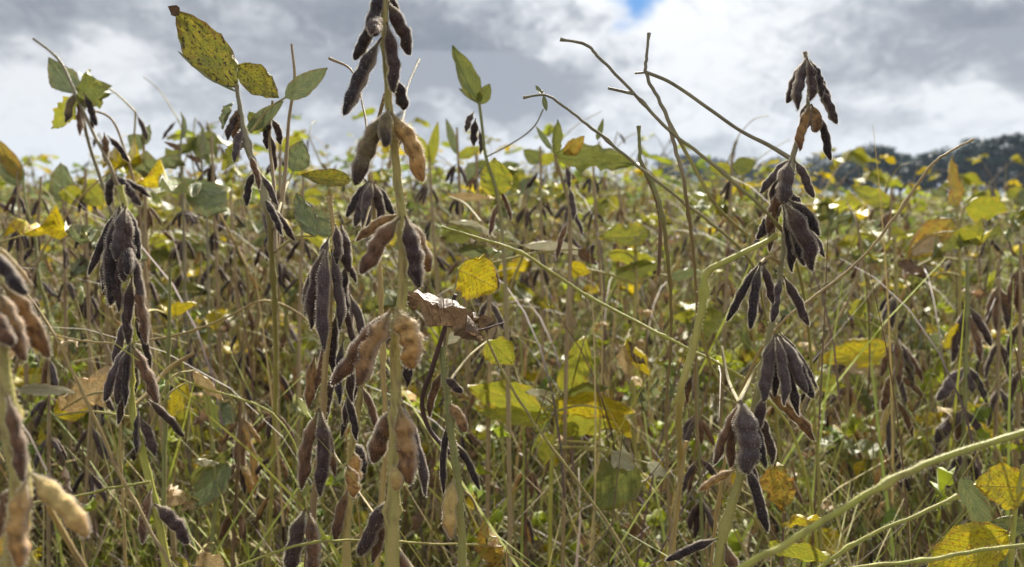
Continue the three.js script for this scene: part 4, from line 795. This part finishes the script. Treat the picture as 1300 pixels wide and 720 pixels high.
// small pods without hairs for the far plants
const farPod = {}; function farPodGeo(palName) {
  if (farPod[palName]) return farPod[palName];
  const g = new THREE.ConeGeometry(0.5, 1, 5, 3); g.rotateX(Math.PI); g.translate(0, -0.5, 0);
  const p = g.attributes.position, col = []; for (let i = 0; i < p.count; i++) { const t = -p.getY(i), k = Math.sin(Math.PI * clamp(0.08 + t * 0.86)) / Math.max(0.12, 1 - t); p.setX(i, p.getX(i) * k); p.setZ(i, p.getZ(i) * k * 0.7); col.push(...mix3(PAL[palName][0], PAL[palName][1], ss(0, 0.3, t))); }
  g.setAttribute('color', new THREE.Float32BufferAttribute(col, 3)); g.clearGroups(); g.computeVertexNormals();
  return farPod[palName] = g;
}
const KCOL = { green: [.19, .25, .045], ygreen: [.34, .39, .03], yellow: [.62, .48, .02], spotted: [.3, .27, .03], orange: [.46, .28, .05], brown: [.2, .125, .07], tan: [.5, .37, .19], pale: [.58, .55, .4], dull: [.25, .26, .1] };
const farLeafMat = new THREE.MeshPhysicalMaterial({ vertexColors: true, roughness: 0.8, specularIntensity: 0.4, transmission: 0.46, thickness: 0, side: THREE.DoubleSide }); farLeafMat.name = 'far_leaf';
const tinyLeaf = leafGeo(0.066, 0.043, { bend: 0.7, fold: 0.3, wave: 0.12, seed: 4, nu: 2, nv: 4 }), tinyLeaf2 = leafGeo(0.064, 0.036, { bend: 1.2, fold: 0.5, wave: 0.2, seed: 9, nu: 2, nv: 4, twist: 0.6 });
const dummy = new THREE.Object3D();
function joined(G, seed, sides = 4) {   // [stem geometry, pods geometry, leaves geometry]
  const r = rngOf(seed + 9), pal = STEMPALS[seed % 6];
  const stems = [...G.stem.map(([p, rr]) => plain(tubeGeo(p, rr, { sides, per: 1, pal, seed }))), ...G.petioles.map(([p, q]) => plain(tubeGeo(p, [q * 1.3, q], { sides: 3, per: 2, pal: STEMPALS[(seed + 2) % 6], seed })))];
  const pg = G.pods.map((q) => { const g = farPodGeo(q.pal).clone(); aim(dummy, q.A, q.A.clone().add(q.dir), q.roll, Math.abs(q.dir.z) > 0.95 ? V(1, 0, 0) : V(0, 0, 1), -1); dummy.scale.set(q.w * 1.1, q.L, q.w * 1.1); dummy.updateMatrix(); g.applyMatrix4(dummy.matrix); return g; });
  const lg = G.leaves.map((q) => { const g = (q.sh % 2 ? tinyLeaf : tinyLeaf2).clone(); aim(dummy, q.A, q.A.clone().add(q.dir), q.roll, UPV); dummy.scale.setScalar(q.size); dummy.updateMatrix(); g.applyMatrix4(dummy.matrix); const c = KCOL[q.kind], k = 0.75 + r() * 0.5, col = []; for (let i = 0; i < g.attributes.position.count; i++) { const n = 1 + 0.35 * (r() - 0.5); col.push(c[0] * k * n, c[1] * k * n, c[2] * k * n); } g.setAttribute('color', new THREE.Float32BufferAttribute(col, 3)); return g; });
  return [mergeGeometries(stems), pg.length ? mergeGeometries(pg) : null, lg.length ? mergeGeometries(lg) : null];
}
function farProto(seed, h, leafy, pp) {
  const [s, p, l] = joined(growPlant(seed, h, leafy, pp), seed, 5), g = new THREE.Group();
  part(g, 'stem', s, stemMat).userData.kind = 'stuff';
  if (p) part(g, 'pods', p, podMat).userData.kind = 'stuff';
  if (l) part(g, 'leaves', l, farLeafMat).userData.kind = 'stuff';
  return g;
}
function putCopy(proto, name, label, group, x, z, turn, s) {
  const c = proto.clone(); c.name = numbered(name); c.position.set(x, 0, z); c.rotation.y = turn; c.scale.setScalar(s); scene.add(c);
  tag(c, label, 'soybean plant', group); return c;
}
{
  const NEAR = [[1, 0.70, 0.45, 2.0], [2, 0.76, 0.6, 1.8], [3, 0.66, 0.35, 2.4], [4, 0.72, 0.85, 1.5], [5, 0.80, 0.34, 2.2], [6, 0.68, 0.65, 1.8], [7, 0.74, 0.5, 2.4], [8, 0.62, 1.0, 1.2]];
  const NEAR_LABEL = ['sparse knee-high soybean plant', 'half-leafed drying soybean plant', 'nearly bare dark-podded soybean plant', 'leafy yellow-green soybean plant', 'tall bare straw-stemmed soybean plant', 'branching soybean plant with mixed leaves', 'bushy many-podded soybean plant', 'short leafy soybean plant'];
  const ANCHOR = [[20, 'the big tan edge pods'], [90, 'the tan slanting stalk'], [160, 'the drooping dark clusters'], [245, 'the wispy grass stalks'], [330, 'the big spotted leaf'], [415, 'the long grey pod bunch'], [495, 'the tallest stem'], [575, 'the dark red twig'], [640, 'the rounded leaf'], [710, 'the low lime leaves'], [785, 'the torn rust leaf'], [850, 'the forked stalk'], [910, 'the bent stalk'], [985, 'the violet pods'], [1060, 'the rising straw stalk'], [1136, 'the rusty paired pods'], [1225, 'the arrowhead pods'], [1290, 'the tuft at the frame edge']];
  const ORD = ['first', 'second', 'third', 'fourth', 'fifth', 'sixth', 'seventh', 'eighth', 'ninth', 'tenth', 'eleventh', 'twelfth'], waiting = [];
  const nameLater = (o, desc, where, px, d) => { const w = ANCHOR.reduce((q, c) => Math.abs(c[0] - px) < Math.abs(q[0] - px) ? c : q)[1]; waiting.push({ o, d, text: desc + where + w }); };
  const protos = NEAR.map((a) => nearProto(100 + a[0], a[1], a[2], a[3]));
  const NH = protos.map((p) => new THREE.Box3().setFromObject(p).max.y);
  const r = rngOf(77), spots = [];
  const clear = (x, z, m) => spots.every(([a, b]) => (a - x) ** 2 + (b - z) ** 2 > m * m);
  let n = 0, tries = 0;
  while (n < 122 && tries++ < 6000) {
    const d = 1.14 + 1.35 * Math.pow(r(), 0.75), px = -120 + r() * 1540, x = (px - 650) / F * d;
    if (d < 1.55 && px > 540 && px < 900) continue;
    if (!clear(x, -d, 0.12)) continue;
    const k = Math.floor(r() * protos.length), s = d < 2 && px > 540 && px < 900 ? 0.66 + r() * 0.3 : 0.9 + r() * 0.22 + (px < 980 ? 0.28 * Math.pow(r(), 1.5) : 0);
    spots.push([x, -d]); n++;
    nameLater(putCopy(protos[k], 'soybean_plant', '', 'drying soybean plants just behind the front row', x, -d, r() * 6.3, Math.min(s, (EYE + (18 + 72 * r()) / F * d) / NH[k])), NEAR_LABEL[k], ' behind ', px, d);
  }
  const FAR_LABEL = ['ripening soybean plant', 'leafy soybean plant', 'dark podded soybean plant'];
  const fars = []; for (let i = 0; i < 9; i++) fars.push(farProto(200 + i, 0.62 + 0.028 * i, [0.62, 1.0, 0.45][i % 3], [2.0, 1.5, 2.6][i % 3]));
  n = 0; tries = 0;
  while (n < 172 && tries++ < 9000) {
    const d = 2.45 + 2.75 * Math.pow(r(), 0.7), px = -80 + r() * 1460, x = (px - 650) / F * d;
    if (!clear(x, -d, 0.13)) continue;
    const k = Math.floor(r() * fars.length);
    spots.push([x, -d]); n++;
    nameLater(putCopy(fars[k], 'soybean_plant', '', 'soybean plants of the middle rows', x, -d, r() * 6.3, 0.98 + r() * 0.2 + (px < 1000 ? 0.38 * Math.pow(r(), 1.3) : 0.04 * r())), FAR_LABEL[k % 3], ' beyond ', px, d);
  }
  const alike = {}; waiting.sort((p, q) => p.d - q.d).forEach((w) => (alike[w.text] ??= []).push(w));
  Object.values(alike).forEach((l) => l.forEach((w, i) => { w.o.userData.label = w.text + (l.length > 1 ? ', ' + ORD[i] + ' back' : ''); }));
  // a few that stand taller than the rest against the sky
  const tall = nearProto(131, 0.98, 0.16, 1.3), tall2 = nearProto(137, 0.94, 0.3, 1.5), tall3 = nearProto(143, 1.0, 0.1, 1.6);
  const SK = [[196, 1.55, 0], [338, 1.7, 1], [548, 1.6, 0], [660, 1.8, 1], [748, 1.75, 0], [590, 2.0, 1], [880, 1.9, 1], [930, 1.7, 0], [12, 1.3, 2], [62, 1.5, 0], [150, 1.8, 2], [224, 1.7, 2], [276, 2.1, 0], [310, 1.9, 2], [560, 2.3, 2], [626, 2.4, 0], [690, 2.2, 2], [776, 2.4, 2], [820, 2.5, 0], [110, 2.2, 0], [425, 2.3, 2]];
  const SKL = ['tall thin soybean plant rising into the sky beside the wispy grass', 'tall thin soybean plant rising behind the big spotted leaf', 'tall thin soybean plant rising into pale sky just past the tallest stem', 'tall thin soybean plant in the sky gap behind the rounded leaf', 'tall thin soybean plant in the sky under the torn rust leaf', 'tall thin soybean plant half hidden behind the lance-shaped leaf', 'tall thin soybean plant seen between the bare slanting stalks', 'tall thin soybean plant behind the slanting stalks close to the violet pods', 'tall soybean plant at the very edge over the near pinkish pods', 'tall soybean plant near the edge under the leaning tip', 'slim bare soybean plant in the sky between the leaning tip and grass wisps', 'slim bare soybean plant in the sky between two grass wisps', 'slim soybean plant in the sky just before the big spotted leaf', 'slim bare soybean plant in the sky below the small spotted leaf', 'slim bare soybean plant in pale sky near the fan of blackish pods', 'slim soybean plant in the sky close to the rounded leaf', 'slim bare soybean plant in the sky at the arching stalk tip', 'slim bare soybean plant in the sky beside the torn rust leaf', 'slim soybean plant in the sky behind the upright cut stalk', 'slim soybean plant behind the leaning tip plant', 'slim bare soybean plant in the sky over the long grey pod bunch'];
  SK.forEach(([px, d, k], i) => { const o = [tall, tall2, tall3][k].clone(); o.scale.setScalar(0.92 + 0.16 * r()); o.name = numbered('soybean_plant'); o.position.set((px - 650) / F * d, 0, -d); o.rotation.y = i * 1.9; scene.add(o); tag(o, SKL[i], 'soybean plant'); });

  // farther out: one mass
  const rr = rngOf(909), S = [], Pd = [], Lf = [];
  for (let i = 0; i < 16; i++) {
    const G = growPlant(300 + i, 0.6 + rr() * 0.28, 0.35 + rr() * 0.5, 1.4), [s, p, l] = joined(G, 300 + i, 3);
    const mx = new THREE.Matrix4().makeTranslation((i % 4 + rr()) * 0.25 - 0.5, 0, (Math.floor(i / 4) + rr()) * 0.25 - 0.5);
    for (const [g, list] of [[s, S], [p, Pd], [l, Lf]]) if (g) list.push(g.applyMatrix4(mx));
  }
  const patch = mergeGeometries([mergeGeometries(S), mergeGeometries(Pd), mergeGeometries(Lf)], true);
  const M = []; const mm = new THREE.Matrix4(), q = new THREE.Quaternion();
  for (let d = 4.9; d < 62;) {
    const step = d < 14 ? 0.72 : d < 30 ? 0.95 : 1.3, half = d * 0.72 + 1.2;
    for (let x = -half; x < half; x += step) { const s = (d < 30 ? 1 : 1.25) * (0.85 + rr() * 0.3); q.setFromAxisAngle(UPV, Math.floor(rr() * 4) * Math.PI / 2 + rr() * 0.3); M.push(mm.compose(V(x + (rr() - 0.5) * 0.4, 0, -d + (rr() - 0.5) * 0.3), q, V(s, 0.78 + rr() * 0.2 + (x / d < 0.36 ? 0.02 + 0.5 * Math.pow(rr(), 2.2) : 0), s)).clone()); }
    d += step;
  }
  const im = new THREE.InstancedMesh(patch, [stemMat, podMat, farLeafMat], M.length); im.name = 'soybean_crop'; im.castShadow = im.receiveShadow = true;
  M.forEach((m, i) => { im.setMatrixAt(i, m); const k = 0.85 + rr() * 0.3; im.setColorAt(i, new THREE.Color(k * (0.95 + rr() * 0.15), k, k * (0.9 + rr() * 0.1))); });
  scene.add(im); tag(im, 'ripening soybean crop stretching away to the trees and the sky', 'crop', null, 'stuff');
}

// ---------------------------------------------------------------- grass, straw and litter between the plants
{
  const r = rngOf(4242);
  const DRY = [[.34, .26, .10], [.22, .14, .07], [.11, .07, .05], [.08, .045, .04], [.36, .32, .10], [.14, .085, .065], [.28, .27, .06]], GREENS = [[.36, .29, .10], [.27, .22, .07], [.17, .11, .055], [.25, .31, .035], [.36, .39, .045], [.16, .21, .03], [.09, .055, .04], [.48, .38, .15], [.37, .41, .06], [.12, .075, .055], [.38, .37, .06], [.26, .31, .05]];
  function blades(n, size, lenA, lenB, flat, rise = 0.22, BC = GREENS) {
    const pos = [], nor = [], uv = [], col = [], idx = [];
    for (let b = 0; b < n; b++) {
      const az = r() * 6.283, L = lenA + r() * (lenB - lenA), w = (r() < 0.75 ? 0.0009 : 0.0022) + r() * 0.0012, seg = 6;
      const p = V((r() - 0.5) * size, r() < (flat ? 0.25 : rise) ? r() * rise : -0.005, (r() - 0.5) * size), c = BC[Math.floor(r() * BC.length)], k = 0.7 + r() * 0.5;
      let th = (flat ? 0.7 : 0.1) + r() * 0.75, bendy = (r() - 0.25) * 2.0, turn = (r() - 0.5) * 1.6, a = az;
      const sd = V(-Math.sin(az), (r() - 0.5) * 0.8, Math.cos(az)).normalize(), at = pos.length / 3;
      for (let j = 0; j <= seg; j++) {
        const t = j / seg, hw = w * (1 - 0.85 * t * t);
        pos.push(p.x - sd.x * hw, p.y - sd.y * hw, p.z - sd.z * hw, p.x + sd.x * hw, p.y + sd.y * hw, p.z + sd.z * hw);
        const nx = -Math.cos(a) * Math.cos(th), ny = Math.sin(th) + 0.2, nz = -Math.sin(a) * Math.cos(th); nor.push(nx, ny, nz, nx, ny, nz); uv.push(0, t, 1, t);
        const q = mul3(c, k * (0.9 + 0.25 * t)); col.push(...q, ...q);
        if (j < seg) { const o = at + j * 2; idx.push(o, o + 1, o + 2, o + 1, o + 3, o + 2); }
        p.add(V(Math.cos(a) * Math.sin(th), Math.cos(th), Math.sin(a) * Math.sin(th)).multiplyScalar(L / seg)); if (p.y < 0.004) p.y = 0.004 + r() * 0.01;
        th += bendy / seg; a += turn / seg;
      }
    }
    return geoOf(pos, nor, uv, col, idx);
  }
  function litter(n, size, top) {
    const list = [];
    for (let i = 0; i < n; i++) {
      const kinds = ['brown', 'tan', 'ygreen', 'brown', 'brown', 'yellow', 'dull', 'ygreen', 'ygreen', 'tan', 'brown', 'green'], c = KCOL[kinds[Math.floor(r() * kinds.length)]];
      const g = leafGeo(0.022 + r() * 0.03, 0.011 + r() * 0.017, { bend: 0.8 + r() * 2.2, fold: 0.3 + r() * 0.9, wave: 0.2 + r() * 0.25, seed: r() * 99, nu: 4, nv: 7, twist: (r() - 0.5) * 2, rag: 0.15 });
      dummy.position.set((r() - 0.5) * size, 0.01 + top * Math.pow(r(), 1.6), (r() - 0.5) * size); dummy.rotation.set(r() * 6.3, r() * 6.3, r() * 6.3); dummy.scale.setScalar(1); dummy.updateMatrix(); g.applyMatrix4(dummy.matrix);
      const col = []; const k = 0.7 + r() * 0.5; for (let q = 0; q < g.attributes.position.count; q++) { const n = 0.85 + r() * 0.3; col.push(c[0] * k * n, c[1] * k * n, c[2] * k * n); }
      g.setAttribute('color', new THREE.Float32BufferAttribute(col, 3)); list.push(g);
    }
    return mergeGeometries(list);
  }
  const q = new THREE.Quaternion(), mm = new THREE.Matrix4();
  function spread(name, geo, mat, step, d0, d1, label, category, hmin, hmax) {
    const M = [];
    for (let d = d0; d < d1; d += step) for (let x = -d * 0.72 - 0.4; x < d * 0.72 + 0.4; x += step) M.push(mm.compose(V(x + (r() - 0.5) * step, 0, -d - (r() - 0.5) * step), q.setFromAxisAngle(UPV, r() * 6.283), V(0.85 + r() * 0.35, hmin + r() * (hmax - hmin), 0.85 + r() * 0.35)).clone());
    const im = new THREE.InstancedMesh(geo, mat, M.length); im.name = name; im.castShadow = im.receiveShadow = true;
    M.forEach((m, i) => { im.setMatrixAt(i, m); const k = 0.75 + r() * 0.45; im.setColorAt(i, new THREE.Color(k * (0.92 + r() * 0.16), k, k * (0.85 + r() * 0.25))); });
    scene.add(im); tag(im, label, category, null, 'stuff');
  }
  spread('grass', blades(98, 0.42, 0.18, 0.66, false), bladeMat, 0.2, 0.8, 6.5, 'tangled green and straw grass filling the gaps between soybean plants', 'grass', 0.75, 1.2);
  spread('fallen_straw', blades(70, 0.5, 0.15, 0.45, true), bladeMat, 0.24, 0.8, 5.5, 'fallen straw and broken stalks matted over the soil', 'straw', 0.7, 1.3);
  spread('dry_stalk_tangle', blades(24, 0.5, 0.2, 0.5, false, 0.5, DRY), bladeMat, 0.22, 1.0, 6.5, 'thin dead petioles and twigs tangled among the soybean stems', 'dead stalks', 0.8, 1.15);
  spread('leaf_litter', litter(84, 0.5, 0.56), farLeafMat, 0.26, 0.95, 5.5, 'withered leaf scraps caught in the grass and lying on the soil', 'leaf litter', 0.8, 1.2);
}

// ---------------------------------------------------------------- trees at the far edge of the field
{
  const bark = new THREE.MeshStandardMaterial({ color: new THREE.Color(0.06, 0.05, 0.04), roughness: 0.95, bumpMap: fibreBump, bumpScale: 0.03 }); bark.name = 'bark';
  const crownMat = new THREE.MeshPhysicalMaterial({ vertexColors: true, roughness: 0.7, transmission: 0.2, thickness: 0, side: THREE.DoubleSide }); crownMat.name = 'tree_leaves';
  function treeProto(seed, h, spread, clumps, bare) {
    const r = rngOf(seed), g = new THREE.Group(), tubes = [], tips = [];
    const lim = (pts, rad) => tubes.push(plain(tubeGeo(pts, rad, { sides: 6, per: 3, pal: 'brown', seed })));
    lim([V(0, -0.1, 0), V(0.1, h * 0.25, 0), V(0.15 * (r() - 0.5), h * 0.55, 0.1), V((r() - 0.5) * 0.8, h * 0.85, 0)], [0.24, 0.19, 0.12, 0.04]);
    for (let i = 0; i < clumps; i++) {
      const a = i * 2.4 + r(), y0 = h * (bare + r() * 0.3), rr = spread * (0.35 + 0.65 * r()), y1 = Math.min(h * 0.96, y0 + h * (0.05 + 0.36 * r()));
      const e = V(Math.cos(a) * rr, y1, Math.sin(a) * rr); tips.push(e);
      lim([V(0, y0 * 0.85, 0), V(Math.cos(a) * rr * 0.5, mix(y0, y1, 0.35), Math.sin(a) * rr * 0.5), e], [0.09, 0.06, 0.025]);
    }
    tips.push(V(0, h * 0.92, 0));
    part(g, 'trunk', mergeGeometries(tubes), bark);
    const pos = [], nor = [], col = [], uv = [], idx = [];
    for (const c of tips) {
      const R = 0.6 + r() * 0.85, tone = 0.6 + r() * 0.8, n = 260;
      for (let k = 0; k < n; k++) {
        const v = V(r() - 0.5, r() - 0.5, r() - 0.5).normalize().multiplyScalar(R * Math.pow(r(), 0.45)); v.y *= 0.8; v.add(c);
        const ax = V(r() - 0.5, r() - 0.5, r() - 0.5).normalize(), b = V(r() - 0.5, r() - 0.5, r() - 0.5).cross(ax).normalize(), s = 0.07 + r() * 0.13, n0 = ax.clone().cross(b);
        const at = pos.length / 3; for (const [u, w] of [[-1, -0.5], [1, -0.5], [0.2, 0.9], [-0.7, 0.6]]) { pos.push(v.x + ax.x * u * s + b.x * w * s, v.y + ax.y * u * s + b.y * w * s, v.z + ax.z * u * s + b.z * w * s); nor.push(n0.x, n0.y, n0.z); uv.push(u, w); const q = tone * (0.8 + r() * 0.4); col.push(.012 * q, .036 * q, .027 * q); }
        idx.push(at, at + 1, at + 2, at, at + 2, at + 3);
      }
    }
    part(g, 'crown', geoOf(pos, nor, uv, col, idx), crownMat);
    return g;
  }
  const protos = [treeProto(1, 7.6, 2.6, 16, 0.35), treeProto(2, 6.2, 2.2, 13, 0.3), treeProto(3, 5.0, 2.0, 12, 0.2), treeProto(4, 8.2, 3.0, 18, 0.4), treeProto(5, 7.0, 1.3, 12, 0.45)];
  const T = [ // pixel x, depth, height in pixels above the horizon, which crown, label
    [1292, 92, 76, 3, 'broad dark tree filling the end of the treeline at the frame edge'], [1250, 96, 78, 0, 'tall round-headed tree, highest in the treeline'], [1222, 102, 66, 1, 'medium tree against the side of the highest tree'], [1274, 112, 60, 2, 'low tree in the gap between the two big end trees'],
    [1196, 108, 58, 2, 'low tree behind the bent tip of the straw stalk'], [1168, 104, 56, 1, 'rounded tree just before the tip of the straw stalk'], [1140, 112, 56, 0, 'spreading tree near the slim bare-stemmed one'], [1110, 100, 64, 4, 'slim bare-stemmed tree with a small tufted top'], [1086, 116, 46, 2, 'low bushy tree by the foot of the slim one'],
    [1060, 120, 54, 1, 'small tree where the treeline starts beside the violet pods'], [1034, 126, 50, 2, 'small hazy tree almost behind the violet pods'], [1155, 120, 50, 3, 'hazy tree showing between the spreading and rounded trees'],
    [985, 170, 48, 2, 'faint distant tree behind the violet pod plant'], [940, 175, 50, 1, 'faint distant tree behind the slanting stalks'], [905, 185, 46, 2, 'faint distant low tree between the slanting stalks'], [872, 180, 54, 3, 'faint distant broad tree behind the forked stalk'], [842, 190, 44, 2, 'faint distant tree, last of the treeline'],
    [1236, 118, 56, 2, 'low dark tree under the highest tree'], [1310, 105, 50, 0, 'tree half out of frame at the treeline end'],
  ];
  const H0 = [7.6, 6.2, 5.0, 8.2, 7.0];
  T.forEach(([px, d, hp, k, lab], i) => {
    const c = protos[k].clone(), H = 0.94 * hp / F * d + EYE, s = H / H0[k]; c.name = numbered('field_tree'); c.position.set((px - 650) / F * d, 0, -d); c.rotation.y = i * 1.7; c.scale.set(s * 1.4, s, s * 1.4); scene.add(c); tag(c, lab, 'tree', 'trees along the far edge of the field');
  });
}

renderer.render(scene, camera);
